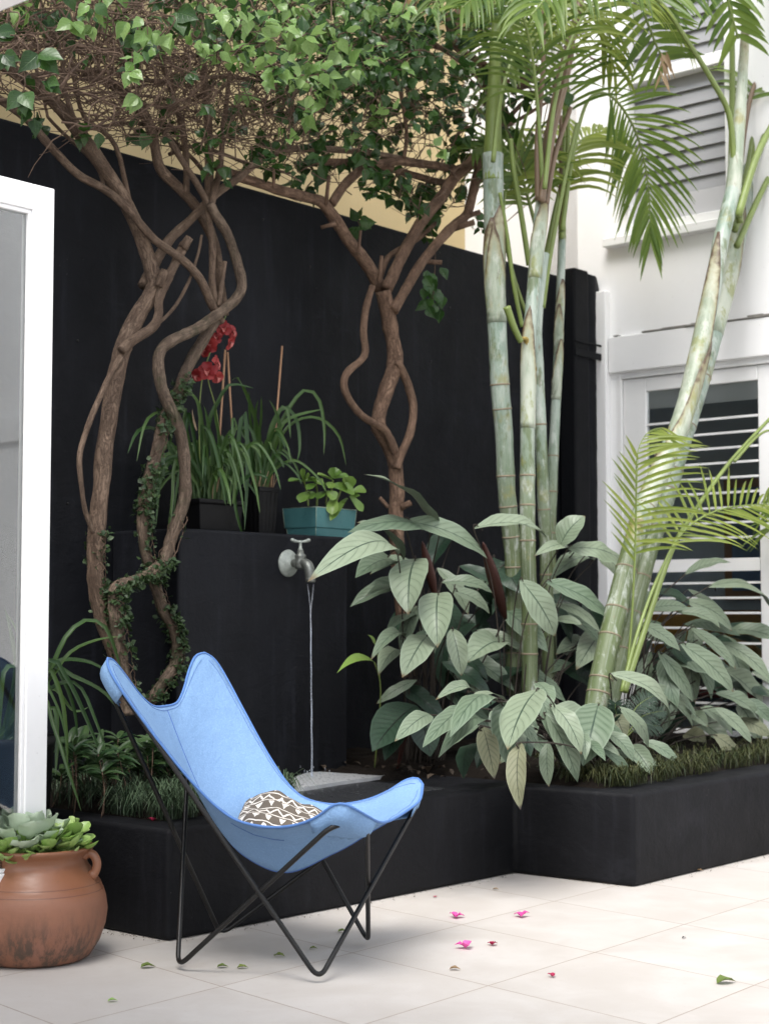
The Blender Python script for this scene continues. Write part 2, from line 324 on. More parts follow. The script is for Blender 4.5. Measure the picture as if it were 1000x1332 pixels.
def m_canvas():
    g = G('blue_canvas'); o = g.obj(); c = g.mix(g.noise(3.5, 5, .6, o), (.152, .262, .445), (.188, .31, .495))
    c = g.mix(g.math('MULTIPLY', g.step(g.noise(190, 3, .75, o), .48, .66), .55), c, (.225, .37, .57))
    c = g.mix(g.math('MULTIPLY', g.step(g.noise(1.8, 5, .6, o), .55, .8), .25), c, (.205, .35, .56))
    g.set(Base_Color=c, Roughness=.85, Sheen_Weight=.0, Specular_IOR_Level=.15); wv = g.math('ADD', g.noise(420, 2, .5, g.scl(o, 1, 1, .3)), g.noise(420, 2, .5, g.scl(o, .3, .3, 1)))
    g.bump(g.math('ADD', g.math('MULTIPLY', wv, .3), g.math('MULTIPLY', g.noise(11, 5, .6, o), 2.6)), .55, .008); return g.m
M_CANVAS = m_canvas(); M_PIPING = simple('blue_piping', (.07, .165, .40), .8, .15, 60, .2); M_STITCH = simple('stitching', (.06, .13, .35), .8, .1, 60, 0)
M_ROD = simple('black_steel_rod', (.006, .0058, .0055), .42, .3, 40, .08, spec=.35)
def m_cushion():
    g = G('mudcloth_print'); luv = g.attr('luv'); sx = g.n('ShaderNodeSeparateXYZ', {0: luv}); o = g.obj()
    wob = g.math('MULTIPLY', g.math('SUBTRACT', g.noise(26, 2, .5, o), .5), .05)
    x = g.math('ADD', sx.outputs[0], wob); y = g.math('ADD', sx.outputs[1], wob)
    rows = g.math('MULTIPLY', y, 7.); row = g.math('FLOOR', rows); fy = g.math('FRACT', rows)
    par = g.math('GREATER_THAN', g.math('MODULO', g.math('ADD', row, 40.), 2.), .5)
    tri = g.math('PINGPONG', g.math('MULTIPLY', x, 8.), .5)                   # 0..0.5
    z1 = g.math('LESS_THAN', g.math('ABSOLUTE', g.math('SUBTRACT', g.math('ADD', g.math('MULTIPLY', tri, 1.1), .2), fy)), .12)
    tx = g.math('ABSOLUTE', g.math('SUBTRACT', g.math('FRACT', g.math('MULTIPLY', x, 7.)), .5))
    t2 = g.math('MULTIPLY', g.math('LESS_THAN', tx, g.math('MULTIPLY', g.math('SUBTRACT', fy, .2), .42)), g.math('LESS_THAN', fy, .82))
    sel = g.math('ADD', g.math('MULTIPLY', z1, par), g.math('MULTIPLY', t2, g.math('SUBTRACT', 1., par)))
    line = g.math('GREATER_THAN', g.math('ABSOLUTE', g.math('SUBTRACT', fy, .5)), .455); sel = g.math('MAXIMUM', sel, line, clamp=True)
    c = g.mix(sel, g.mix(g.noise(30, 4, .6, o), (.075, .06, .045), (.115, .095, .075)), (.62, .58, .52)); g.set(Base_Color=c, Roughness=.9); g.bump(g.noise(260, 2, .6, o), .25, .002); return g.m
M_CUSH = m_cushion()
def m_terra():
    g = G('terracotta'); o = g.obj(); sz = g.n('ShaderNodeSeparateXYZ', {0: o}).outputs[2]
    c = g.mix(g.noise(6, 6, .6, o), (.18, .074, .041), (.27, .12, .07)); c = g.mix(g.math('MULTIPLY', g.step(sz, .18, .26), .55), c, (.22, .09, .04))
    c = g.mix(g.math('MULTIPLY', g.step(g.noise(3.5, 6, .65, o), .52, .72), .5), c, (.24, .115, .085))
    low = g.step(sz, .2, .05)
    st = g.step(g.noise(11, 8, .75, g.scl(o, 1.6, 1.6, .45)), .44, .62); c = g.mix(g.math('MULTIPLY', g.math('MULTIPLY', st, low), .9), c, (.06, .042, .03))
    c = g.mix(g.math('MULTIPLY', g.step(g.noise(60, 5, .7, o), .58, .72), .4), c, (.14, .075, .045))
    gv = g.math('ABSOLUTE', g.math('SUBTRACT', sz, .232)); gv2 = g.math('ABSOLUTE', g.math('SUBTRACT', sz, .212)); gl = g.math('SUBTRACT', 1., g.step(g.math('MINIMUM', gv, gv2), .0006, .002))
    c = g.mix(g.math('MULTIPLY', gl, .6), c, (.1, .045, .03))
    g.set(Base_Color=c, Roughness=g.n('ShaderNodeMapRange', {'Value': sz, 'From Min': .17, 'From Max': .22, 'To Min': .7, 'To Max': .36}).outputs[0])
    h = g.math('ADD', g.math('MULTIPLY', g.noise(40, 5, .6, o), .4), g.math('MULTIPLY', g.noise(8, 4, .5, g.scl(o, 1, 1, 5)), .8)); h = g.math('SUBTRACT', h, g.math('MULTIPLY', gl, .7)); g.bump(h, .35, .004); return g.m
M_TERRA = m_terra()
def m_turq():
    g = G('turquoise_glaze'); o = g.obj(); c = g.mix(g.noise(7, 5, .6, o), (.05, .155, .165), (.085, .215, .22)); c = g.mix(g.math('MULTIPLY', g.step(g.noise(45, 4, .7, o), .58, .7), .4), c, (.03, .1, .11))
    g.set(Base_Color=c, Roughness=.25); g.bump(g.noise(15, 3, .5, o), .1, .004); return g.m
M_TURQ = m_turq(); M_TURQE = simple('bare_glaze_edge', (.26, .33, .25), .4, .25, 50, .1)
M_POT = simple('black_plastic_pot', (.003, .003, .0035), .55, .3, 20, .1, spec=.2); M_BAMBOO = simple('bamboo_stake', (.36, .2, .11), .6, .2, 30, .2)
M_BRONZE = simple('weathered_bronze', (.16, .17, .155), .42, .5, 45, .5, .65); M_VERD = simple('verdigris_bronze', (.3, .33, .3), .6, .5, 60, .8, .2)
def m_water():
    g = G('running_water'); o = g.obj(); t = g.n('ShaderNodeBsdfTransparent', {'Color': (.95, .97, 1)}); gl = g.n('ShaderNodeBsdfPrincipled', {'Base Color': (.72, .76, .82, 1), 'Roughness': .12})
    f = g.math('ADD', .1, g.math('MULTIPLY', g.step(g.noise(30, 3, .6, g.scl(o, 3, 3, .15)),   .45, .7), .22)); mx = g.n('ShaderNodeMixShader', {0: f, 1: t, 2: gl}); g.t.links.new(mx.outputs[0], g.out.inputs[0]); return g.m
M_WATER = m_water()
def m_wet():
    g = G('wet_black_slab'); o = g.obj(); c = g.mix(g.noise(9, 5, .6, o), (.010, .011, .013), (.02, .021, .024)); v = g.n('ShaderNodeTexVoronoi', {'Vector': o, 'Scale': 42.}); d = g.step(v.outputs['Distance'], .38, .16)
    g.set(Base_Color=c, Roughness=g.n('ShaderNodeMapRange', {'Value': d, 'To Min': .42, 'To Max': .06}).outputs[0]); g.bump(d, .5, .004); return g.m
M_WET = m_wet()
def mcol(name, c, rough=.8): return simple(name, c, rough, .15, 6, .1)

# ================================================================== SETTING
ZT = .36                                   # top of the planter
mb = MB(); mb.grid([[np.array([x, y, 0.]) for x in np.linspace(-70, 70, 15)] for y in np.linspace(-60, 80, 15)])
struct(mb.build('courtyard_floor', M_FLOOR, smooth=False))
WV = 5.15                                   # face of the black wall
mb = MB(); mb.uvbox(.5, 7.76, WV, WV + .24, 0, 3.0)
tag(mb.build('garden_wall', M_BLACK, smooth=False, bevel=.012), 'tall matte black rendered garden wall behind the vines', 'wall')
def small_holes():
    t = MB()
    for (px, py) in ((342, 285), (403, 347), (101, 443), (470, 430), (585, 400), (300, 560), (88, 655), (560, 470)):
        p = onv(px, py, WV - .001); t.lathe(p, [(.004, 0), (.006, .0015), (.003, .003)], 8, -V)
    return t
# neighbour behind the wall
yb = thing('neighbour_building', 'pale yellow rendered building rising behind the black wall', 'building', W(4, 6.0, 0))
mb = MB(); mb.uvbox(-1, 8.6, 6.05, 6.35, 0, 4.75); mb.build('wall', M_YELLOW, yb, False)
mb = MB(); mb.uvbox(3.55, 4.02, 5.83, 6.045, 0, 4.75); mb.build('pilaster', M_YELLOW, yb, False, bevel=.01)
mb = MB(); mb.uvbox(-1, 8.6, 5.95, 6.45, 4.752, 4.88); mb.build('parapet', M_YELLOW, yb, False, bevel=.02)
mb = MB(); mb.uvbox(7.86, 8.2, 5.2, 5.42, 0, 6.4); tag(mb.build('chimney_stack', M_BEIGE, smooth=False, bevel=.01), 'pinkish beige rendered stack between the yellow building and the white house', 'chimney')
# ---------------------------------------------------------------- white house
HU = 7.86
hs_ = thing('white_house', 'white painted house with louvred window above a glazed door', 'house', W(HU, 4.4, 0))
mb = MB()
D0, D1, DZ = 3.90, 4.945, 2.43; W0, W1, WZ0, WZ1 = 4.17, 4.90, 3.235, 4.78
T = .28
for (a, b, c, d) in ((-5, 2.4, 0, 6.4), (2.4, D0, DZ, 6.4), (3.86, D0, 0, DZ), (D1, 5.145, 0, 6.4), (D0, D1, DZ, WZ0 - .0), (D0, W0, WZ0, 6.4), (W1, D1, WZ0, 6.4), (W0, W1, WZ1, 6.4)):
    mb.uvbox(HU, HU + T, a, b, c, d)
mb.uvbox(HU, HU + T, 5.145, 6.6, 3.04, 6.4)
mb.build('wall', M_WHITE, hs_, False)
mb = MB(); mb.uvbox(HU - .03, HU - .001, -5, 4.985, 2.445, 2.655); mb.build('lintel', M_WHITE, hs_, False, bevel=.006)
mb = MB()
v = 3.2
while v < 4.93:                              # flaking paint line above the lintel
    l = R.uniform(.03, .16)
    if R.random() < .72: mb = MB(); mb.uvbox(HU - .031 - R.random() * .006, HU - .004, v, min(v + l, 4.95), 2.657, 2.657 + R.uniform(.004, .017)); mb.build('flaking_edge', M_PEEL, hs_, False)
    v += l
mb = MB(); mb.uvbox(HU - .05, HU - .001, 4.99, 5.12, 0, 2.93); mb.build('pilaster', M_WHITE, hs_, False, bevel=.006)
def casement(zs0, zs1, v0, v1, name, dep=.06, wd=.06, proud=.015):
    t = MB(); u0, u1 = HU - proud, HU + dep
    t.uvbox(u0, u1, v0, v0 + wd, zs0, zs1); t.uvbox(u0, u1, v1 - wd, v1, zs0, zs1); t.uvbox(u0, u1, v0 + wd, v1 - wd, zs0, zs0 + wd); t.uvbox(u0, u1, v0 + wd, v1 - wd, zs1 - wd, zs1); return t
wf = casement(WZ0, WZ1, W0, W1, 'window', .1, .055).build('window', M_WOODW, hs_, False, bevel=.004)
mb = MB(); mb.uvbox(HU - .06, HU + .02, W0 - .06, W1 + .1, WZ0 - .055, WZ0 - .002); mb.build('sill', M_WOODW, wf, False, bevel=.006)
mb = MB(); mb.uvbox(HU - .01, HU + .1, W0 + .055, W1 - .055, 4.12, 4.19); mb.build('transom_bar', M_WOODW, wf, False, bevel=.004)
mb = MB()
for (za, zb) in ((WZ0 + .20, 4.11), (4.2, WZ1 - .06)):
    z = za
    while z < zb:
        mb.box(W(HU + .045, W0 + .056, z + .0), V * (W1 - W0 - .112), U * .022 + Z * .098, U * .005 - Z * .002); z += .085
mb.build('louvre_blade', M_LOUVRE, wf, False)
mb = MB(); mb.uvbox(HU + .03, HU + .036, W0 + .056, W1 - .056, WZ0 + .056, WZ0 + .2); mb.build('pane', simple('frosted_pane', (.5, .5, .52), .25, .05, 3, 0), wf, False)
mb = MB(); mb.uvbox(HU + .27, HU + .278, W0 - .1, W1 + .1, WZ0 - .1, WZ1 + .1); mb.build('blind', mcol('grey_blind', (.6, .6, .6)), wf, False)
mb = MB(); mb.lathe(onu(816, 268, HU - .016), [(.012, 0), (.012, .012), (.007, .03), (.01, .035)], 12, -U); mb.build('latch', M_ROD, wf)
# the glazed door
dr = MB(); u0, u1 = HU + .015, HU + .06; GZ1, GV0, GV1 = 2.325, 4.065, 4.765
dr.uvbox(u0, u1, GV1, 4.915, .02, 2.405); dr.uvbox(u0, u1, 3.93, GV0, .02, 2.405); dr.uvbox(u0, u1, GV0, GV1, GZ1, 2.405); dr.uvbox(u0, u1, GV0, GV1, .02, .42)
door = dr.build('door', M_WOODW, hs_, False, bevel=.005)
mb = MB(); mb.uvbox(HU + .03, HU + .036, GV0 + .001, GV1 - .001, .421, GZ1 - .001); mb.build('pane', M_GLASS, door, False)
mb = MB(); z = .56
while z < 2.21:
    if abs(z - 1.37) > .03: mb.uvbox(HU + .018, HU + .028, GV0 + .002, GV1 - .002, z, z + .012)
    z += .0825
mb.build('grille_bar', M_WOODW, door, False)
mb = MB(); mb.uvbox(HU + .017, HU + .0285, GV0 + .002, GV1 - .002, 1.29, 1.36); mb.build('middle_rail', M_WOODW, door, False)
mb = MB(); mb.uvbox(HU + .042, HU + .046, GV0 + .002, GV1 - .002, 2.225, 2.324); mb.build('roller_blind', mcol('pale_blind', (.75, .76, .76)), door, False)
for z in (2.17, 1.2):
    mb = MB(); mb.lathe(W(HU + .008, 4.925, z), [(.0075, 0), (.0075, .022), (.0065, .0225), (.0075, .023), (.0075, .046), (.0065, .0465), (.0075, .047), (.0075, .07), (.0065, .0705), (.0075, .071), (.0075, .094)], 10); mb.build('hinge', M_WOODW, door)
mb = MB(); mb.uvbox(HU - .003, HU + .07, 4.9185, 4.944, 0, 2.43); mb.uvbox(HU - .003, HU + .07, 3.901, 3.926, 0, 2.43); mb.uvbox(HU - .003, HU + .07, 3.926, 4.9185, 2.4085, 2.429); mb.build('door_jamb', M_WOODW, hs_, False, bevel=.003)
mb = MB(); mb.uvbox(HU + .05, HU + .056, 2.41, 3.85, .05, DZ - .01); mb.build('added_side_pane', M_GLASS, hs_, False)  # unseen glazed opening, added to let daylight into the room
# the room behind the door
mb = MB(); mi = mcol('room_paint', (.42, .52, .60))
mb.uvbox(HU + 1.75, HU + 1.85, 2.2, 6.2, 0, 2.8); mb.uvbox(HU + .3, HU + 2.6, 6.1, 6.2, 0, 2.8); mb.uvbox(HU + .3, HU + 2.6, 2.2, 2.3, 0, 2.8); mb.uvbox(HU + .28, HU + 2.7, 2.2, 6.2, 2.8, 2.9)
mb.build('interior_wall', mi, hs_, False)
mb = MB(); mb.uvbox(HU + .28, HU + 2.6, 2.3, 6.1, .012, .02); mb.build('interior_floor', mcol('dark_boards', (.07, .045, .03), .4), hs_, False)
bd = thing('day_bed', 'day bed with striped blankets seen low through the glazed door', 'bed', W(HU + 1.0, 4.7, .02))
mb = MB(); mb.uvbox(HU + .75, HU + 1.6, 3.9, 5.8, .2, .5); mb.build('mattress', mcol('blue_cover', (.2, .27, .33)), bd, False, .03)
for k, c in enumerate(((.03, .06, .1), (.22, .02, .02), (.25, .25, .25), (.02, .05, .09))):
    mb = MB(); mb.uvbox(HU + .72, HU + 1.62, 3.88, 5.82, .505 + k * .05, .55 + k * .05); mb.build('blanket', mcol('blanket_%s' % 'abcd'[k], c), bd, False, .02)
for a in (4.0, 5.7):
    for b in (.8, 1.5): mb = MB(); mb.uvbox(HU + b, HU + b + .05, a, a + .05, .02, .2); mb.build('leg', mcol('bed_timber', (.1, .06, .03)), bd, False)
for i, (a, h) in enumerate(((4.2, .3), (4.75, .27), (5.25, .3))):
    mb = MB(); n = 14
    for sgn in (1, -1):
        P = [[W(HU + 1.05 + .1 * sgn * (1 - abs(2 * x - 1) ** 3) * (1 - abs(2 * y - 1) ** 3) + .1 * y, a + .5 * (x - .5), .71 + (h + .1) * y) for x in np.linspace(0, 1, n)] for y in np.linspace(0, 1, n)]
        mb.grid(P if sgn < 0 else [r[::-1] for r in P])
    tag(mb.build('cushion', mcol('ochre_cushion_%s' % 'abc'[i], ((.42, .22, .02), (.3, .15, .02), (.45, .25, .03))[i])), ('ochre cushion propped on the day bed, nearest the door handle side', 'darker ochre cushion in the middle of the day bed', 'ochre cushion on the day bed nearest the door hinges')[i], 'cushion', 'ochre cushions on the day bed')
pc = thing('framed_picture', 'framed picture hanging on the far wall of the dark room', 'picture', W(HU + 1.73, 4.9, 1.4))
mb = MB(); mb.uvbox(HU + 1.71, HU + 1.748, 4.5, 5.2, 1.15, 1.95); mb.build('frame', mcol('picture_timber', (.25, .13, .05)), pc, False)
mb = MB(); mb.uvbox(HU + 1.70, HU + 1.709, 4.56, 5.14, 1.21, 1.89); mb.build('print', mcol('picture_blue', (.08, .16, .3)), pc, False)
# black downpipe in the corner
dp = thing('downpipe', 'square black downpipe strapped into the corner beside the white house', 'downpipe', W(7.6, 5.06, 0))
mb = MB(); mb.uvbox(7.555, 7.70, 5.03, 5.14, .3, 3.03); mb.build('pipe', M_PIPE, dp, False, .012)
mb = MB(); mb.uvbox(7.545, 7.83, 5.018, 5.028, 2.52, 2.56); mb.uvbox(7.545, 7.83, 5.018, 5.028, 2.60, 2.612); mb.build('strap', M_PIPE, dp, False, .003)
mb = MB(); rows = []
for z in np.linspace(.0, 3.02, 90):
    e = .018 * mnoise.noise(Vector((3.1, z * 9, 1))) + .014 * mnoise.noise(Vector((7.1, z * 40, 1)))
    rows.append([W(7.705, 5.075, z), W(7.705, 5.05, z), W(7.80 + .4 * e, 5.05 + .2 * e, z), W(7.858, 5.075 + e, z), W(7.858, 5.13, z)])
mb.grid(rows); tag(mb.build('wall_return', M_BLACK, smooth=True), 'narrow black painted wall return with a ragged edge against the white house', 'wall')
# ---------------------------------------------------------------- planter
outl = [(3.52, 3.92), (5.352, 3.875), (5.381, 3.33), (7.855, 3.33), (7.855, 5.148), (3.52, 5.148)]
def poly_prism(t, pts, z0, z1):
    b = [t.add(W(a, c, z0)) for a, c in pts]; c = [t.add(W(a, c_, z1)) for a, c_ in pts]; n = len(pts)
    t.face(*c); t.face(*b[::-1])
    for i in range(n): t.face(b[i], b[(i + 1) % n], c[(i + 1) % n], c[i])
pl = thing('raised_planter', 'low black rendered planter wall stepping along the courtyard', 'planter', W(5, 4, 0))
mb = MB(); poly_prism(mb, outl, 0, ZT)
body = mb.build('body', M_BLACK2, pl, False); bv = body.modifiers.new('b', 'BEVEL'); bv.width = .02; bv.segments = 3; bv.limit_method = 'ANGLE'
for p in body.data.polygons: p.use_smooth = True
def soil(pts, h, name):
    t = MB(); us = [p[0] for p in pts]; vs = [p[1] for p in pts]; n = 40; rows = []
    for b in np.linspace(min(vs), max(vs), n):
        row = []
        for a in np.linspace(min(us), max(us), n * 2):
            e = min(a - min(us), max(us) - a, b - min(vs)) / .12; e = max(0, min(1, e)); e = e * e * (3 - 2 * e)
            row.append(W(a, b, ZT - .006 + e * h + .02 * e * mnoise.noise(Vector((a * 7, b * 7, 0))) + .012 * e * mnoise.noise(Vector((a * 25, b * 25, 3)))))
        rows.append(row)
    t.grid(rows); return t.build('soil', M_SOIL, pl)
soil([(3.60, 4.06), (4.27, 5.14)], .04, 's'); soil([(5.42, 3.50), (7.85, 5.14)], .05, 's')
soil([(5.05, 4.3), (5.44, 5.14)], .03, 's')
mb = MB(); mb.uvbox(4.3, 5.03, 3.98, 4.735, ZT - .01, ZT + .004); mb.build('wet_ledge', M_WET, pl, False, .002)
# fountain block
BV = 4.74; B0, B1, BZ = 4.295, 5.30, 1.395
mb = MB(); mb.uvbox(B0, B1, BV, 5.148, ZT + .0035, BZ); fb = mb.build('fountain_block', M_BLACK, None, False, .012, 3)
tag(fb, 'black rendered fountain block carrying the brass tap and pots', 'fountain')
mb = MB(); q = [onz(x, y, ZT + .01) for x, y in ((373, 1019), (405, 1007), (500, 1011), (384, 1028))]
pts = cr([q[0], q[1], (q[1] + q[2]) / 2, q[2], (q[2] + q[3]) / 2, q[3]], 4, True)
bt = [mb.add(p - Z * .006) for p in pts]; tp = [mb.add(p + Z * .008) for p in pts]; mb.face(*tp)
for i in range(len(pts)): mb.face(bt[i], bt[(i + 1) % len(pts)], tp[(i + 1) % len(pts)], tp[i])
tag(mb.build('splash_slab', M_SLABW, None, False), 'pale wet stone slab catching the falling water', 'slab')
# ---------------------------------------------------------------- tap and water
P = onv(374, 733, BV); tp_ = thing('garden_tap', 'weathered bronze garden tap with cross handle on the fountain block', 'tap', P)
n = -V
mb = MB(); mb.lathe(P, [(.056, -.004), (.058, .004), (.054, .012), (.045, .013), (.043, .018), (.034, .019), (.028, .028), (.018, .034)], 28, n, wob=.05); mb.build('flange', M_VERD, tp_)
mb = MB(); mb.tube(cr([P + n * .02, P + n * .06, P + n * .095, P + n * .12 - Z * .012, P + n * .132 - Z * .045, P + n * .134 - Z * .07], 5), [.017] * 8 + [.021] * 6 + [.022] * 8 + [.021, .021, .019, .02], 14)
mb.lathe(P + n * .075 - Z * .022, [(.019, -.004), (.026, .004), (.026, .03), (.022, .042), (.024, .048), (.024, .056), (.015, .062), (.013, .075)], 16, Z); 
mb.lathe(P + n * .134 - Z * .083, [(.017, 0), (.021, .003), (.021, .02), (.019, .022)], 14, Z); mb.build('body', M_BRONZE, tp_)
mb = MB(); c = P + n * .075 + Z * .052; mb.lathe(c, [(.008, 0), (.012, .004), (.007, .012), (.006, .032), (.009, .036), (.006, .044)], 12)
ax = nrm(RT * .9 + V * .4); mb.tube(cr([c - ax * .036 + Z * .046, c - ax * .028 + Z * .042, c + Z * .038, c + ax * .028 + Z * .042, c + ax * .036 + Z * .044], 4), [.006] * 3 + [.007] * 3 + [.005] * 5 + [.007] * 3 + [.006] * 3, 8)
mb.lathe(c - ax * .036 + Z * .038, [(.004, 0), (.009, .004), (.009, .011), (.004, .015)], 10); mb.lathe(c + ax * .036 + Z * .038, [(.004, 0), (.009, .004), (.009, .011), (.004, .015)], 10); mb.build('handle', M_VERD, tp_)
mb = MB(); top = P + n * .134 - Z * .088; H_ = top[2] - (ZT + .016)
def strand(off, tw, r0, r1, ph):
    pts, rr = [], []
    for i in range(60):
        t = i / 59; a = ph + t * tw; k = .013 * max(0, 1 - t * 7) + .0006 * math.sin(t * 31 + ph)
        pts.append(top - Z * H_ * t + n * (.012 * t) + RT * (k * math.cos(a) + off)); rr.append((r0 + (r1 - r0) * t) * (1 + .25 * mnoise.noise(Vector((ph, t * 22, 0)))))
    mb.tube(pts, rr, 8)
strand(0, .7, .0026, .0045, 0); strand(0, .7, .002, .0026, math.pi)
for k in range(26):
    a = R.uniform(0, 6.28); d = R.uniform(.01, .12); q = W(0, 0, 0); q = np.array([top[0] + d * math.cos(a), top[1] + d * math.sin(a) * .8, ZT + .02 + R.random() * .05 * (1 - d * 6)]); q[2] = max(q[2], ZT + .012)
    mb.tube([q, q + np.array([0, 0, .004 + R.random() * .006])], [.002, .0015], 6)
tag(mb.build('falling_water', M_WATER), 'thin stream of water falling from the tap to the slab', 'water')
# ---------------------------------------------------------------- leaf builders
PROF_OV = [(0, .06), (.1, .6), (.28, 1), (.45, .93), (.65, .6), (.82, .26), (.92, .1), (1, .0)]
PROF_CT = [(0, .05), (.06, .32), (.18, .72), (.34, .97), (.5, 1), (.68, .86), (.83, .56), (.93, .24), (1, .0)]
PROF_ST = [(0, .65), (.15, .9), (.5, 1), (.8, .8), (.93, .45), (1, .04)]
PROF_LF = [(0, .35), (.15, .9), (.4, 1), (.75, .62), (1, .05)]
PROF_PT = [(0, .25), (.2, .62), (.45, .95), (.65, 1), (.82, .86), (.94, .5), (1, .12)]
PROF_SP = [(0, .25), (.3, .6), (.6, .95), (.8, 1), (.93, .65), (1, .1)]
def prof(pr, t):
    for (a, x), (b, y) in zip(pr, pr[1:]):
        if t <= b: k = (t - a) / (b - a); return x + (y - x) * k
    return pr[-1][1]
def ribbon(t, pts, hw, pr, nh, fold=.2, nc=2, r=0., wave=0., thick=0.):
    """a leaf blade along a path; nh = direction its face looks, hw = half width"""
    pts = [np.asarray(p, float) for p in pts]; N = len(pts); rows = []; uvs = []
    ph = R.random() * 9
    for i, p in enumerate(pts):
        tg = nrm(pts[min(i + 1, N - 1)] - pts[max(i - 1, 0)]); sd = nrm(np.cross(tg, nh)); nn = np.cross(sd, tg); tt = i / (N - 1); h = hw * prof(pr, tt)
        row = []; uv = []
        for k in range(-nc, nc + 1):
            x = k / nc; wv = wave * h * math.sin(tt * 17 + ph + x * 1.5) * abs(x)
            row.append(p + sd * x * h + nn * (fold * h * (abs(x) ** 1.4) + wv)); uv.append((x, tt))
        rows.append(row); uvs.append(uv)
    t.grid(rows, r, uvs)
    if thick:                                 # a fleshy leaf: a second skin below, closed round the rim
        rows2 = []
        for i, row in enumerate(rows):
            tg = nrm(pts[min(i + 1, N - 1)] - pts[max(i - 1, 0)]); nn = np.cross(nrm(np.cross(tg, nh)), tg)
            rows2.append([q - nn * thick * (1 - abs(k / nc) ** 2) * math.sin(math.pi * min(1, .12 + .8 * i / (N - 1))) for k, q in zip(range(-nc, nc + 1), row)][::-1])
        t.grid(rows2, r, [u[::-1] for u in uvs])
def arc(p0, p1, n, up, bulge, tipdrop=0.):
    p0, p1 = np.asarray(p0, float), np.asarray(p1, float); L = np.linalg.norm(p1 - p0); out = []
    for i in range(n + 1):
        t = i / n; out.append(p0 + (p1 - p0) * t + up * (bulge * L * 4 * t * (1 - t)))
    return out
# ---------------------------------------------------------------- silver leaved plants
def cten(label, leaves, v, base, fill=(), extra=None, group='silver veined foliage plants in the planter'):
    o = thing('foliage_plant', label, 'plant', base, group); t = MB(); s = MB()
    for L in leaves:
        bx, by, tx, ty, wpx = L[:5]; mi = L[5] if len(L) > 5 else 0; dv = L[6] if len(L) > 6 else 0.; lat = L[7] if len(L) > 7 else None
        vv = v + dv + R.uniform(-.09, .09); p0 = onv(bx, by, vv); p1 = onv(tx, ty, vv - R.uniform(.06, .16))
        Lm = np.linalg.norm(p1 - p0); hw = wpx * .5 * pxm(p0) * 1.02
        n = nrm(tocam(p0) * .75 + Z * .75 + RT * R.uniform(-.35, .35)); ax = nrm(p1 - p0); up = nrm(n - ax * (n @ ax))
        dirn = (tx - bx)
        bul = R.uniform(.07, .19)
        t.mi = mi; pts = arc(p0, p1, 14, up, bul)
        ribbon(t, pts, hw, PROF_CT, n, R.choice((.18, .3, .42, .08, -.12)), 4, R.random(), R.uniform(.03, .13))
        g0 = base + np.array([R.uniform(-.1, .1), R.uniform(-.1, .1), 0]); md = (g0 + p0) / 2 + (p0 - g0) * np.array([-.12, -.12, .22])
        s.tube(cr([g0, md, p0, p0 + ax * Lm * .12], 5), [.0032] * 11 + [.0028] * 5, 6)
    for (nf, cx, cy, fsx, fsy, d0, d1, lf, pd) in fill:       # further leaves deeper in the clump
        for _ in range(nf):
            x, y = cx + R.uniform(-fsx, fsx), cy + R.uniform(-fsy, fsy); vv = v + R.uniform(d0, d1); p0 = onv(x, y, vv); k = pxm(p0)
            if p0[2] < ZT + .03: continue
            L = lf * k * R.uniform(.7, 1.2); ax = nrm(RT * R.gauss((x - cx) / fsx * .7, .5) - V * R.uniform(.1, .6) - Z * R.uniform(.1, .9)); p1 = p0 + ax * L
            if p1[2] < ZT + .02: p1[2] = ZT + .02
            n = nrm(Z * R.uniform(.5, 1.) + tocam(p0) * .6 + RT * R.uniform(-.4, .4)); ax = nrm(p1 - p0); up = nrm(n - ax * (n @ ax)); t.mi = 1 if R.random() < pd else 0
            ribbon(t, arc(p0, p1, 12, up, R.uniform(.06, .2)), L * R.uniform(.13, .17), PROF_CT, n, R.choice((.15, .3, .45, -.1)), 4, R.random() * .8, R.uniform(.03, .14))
            g0 = base + np.array([R.uniform(-.1, .1), R.uniform(-.1, .1), 0]); s.tube(cr([g0, (g0 + p0) / 2 + (p0 - g0) * np.array([-.1, -.1, .2]), p0], 5), .003, 5)
    for (bx, by, tx, ty, wpx) in (extra or ()):  # rolled new leaves
        p0 = onv(bx, by, v); p1 = onv(tx, ty, v - .03); m = (p0 + p1) / 2; k = wpx * .5 * pxm(p0); s.mi = 1
        s.tube(cr([p0, p0 + (p1 - p0) * .25, m, p0 + (p1 - p0) * .75, p1], 4), [k * q for q in (.3, .45, .6, .75, .85, .95, 1, 1, 1, 1, .95, .85, .75, .6, .45, .3, .08)], 10, ell=.6)
        s.mi = 0; s.tube(cr([base, (base + p0) / 2, p0], 5), .004, 6)
    s.build('stem', [mcol('dark_petiole', (.025, .018, .012)), M_PURPLE], o); t.build('foliage', [M_CTEN, M_CTEND, M_CTENP], o)
    return o
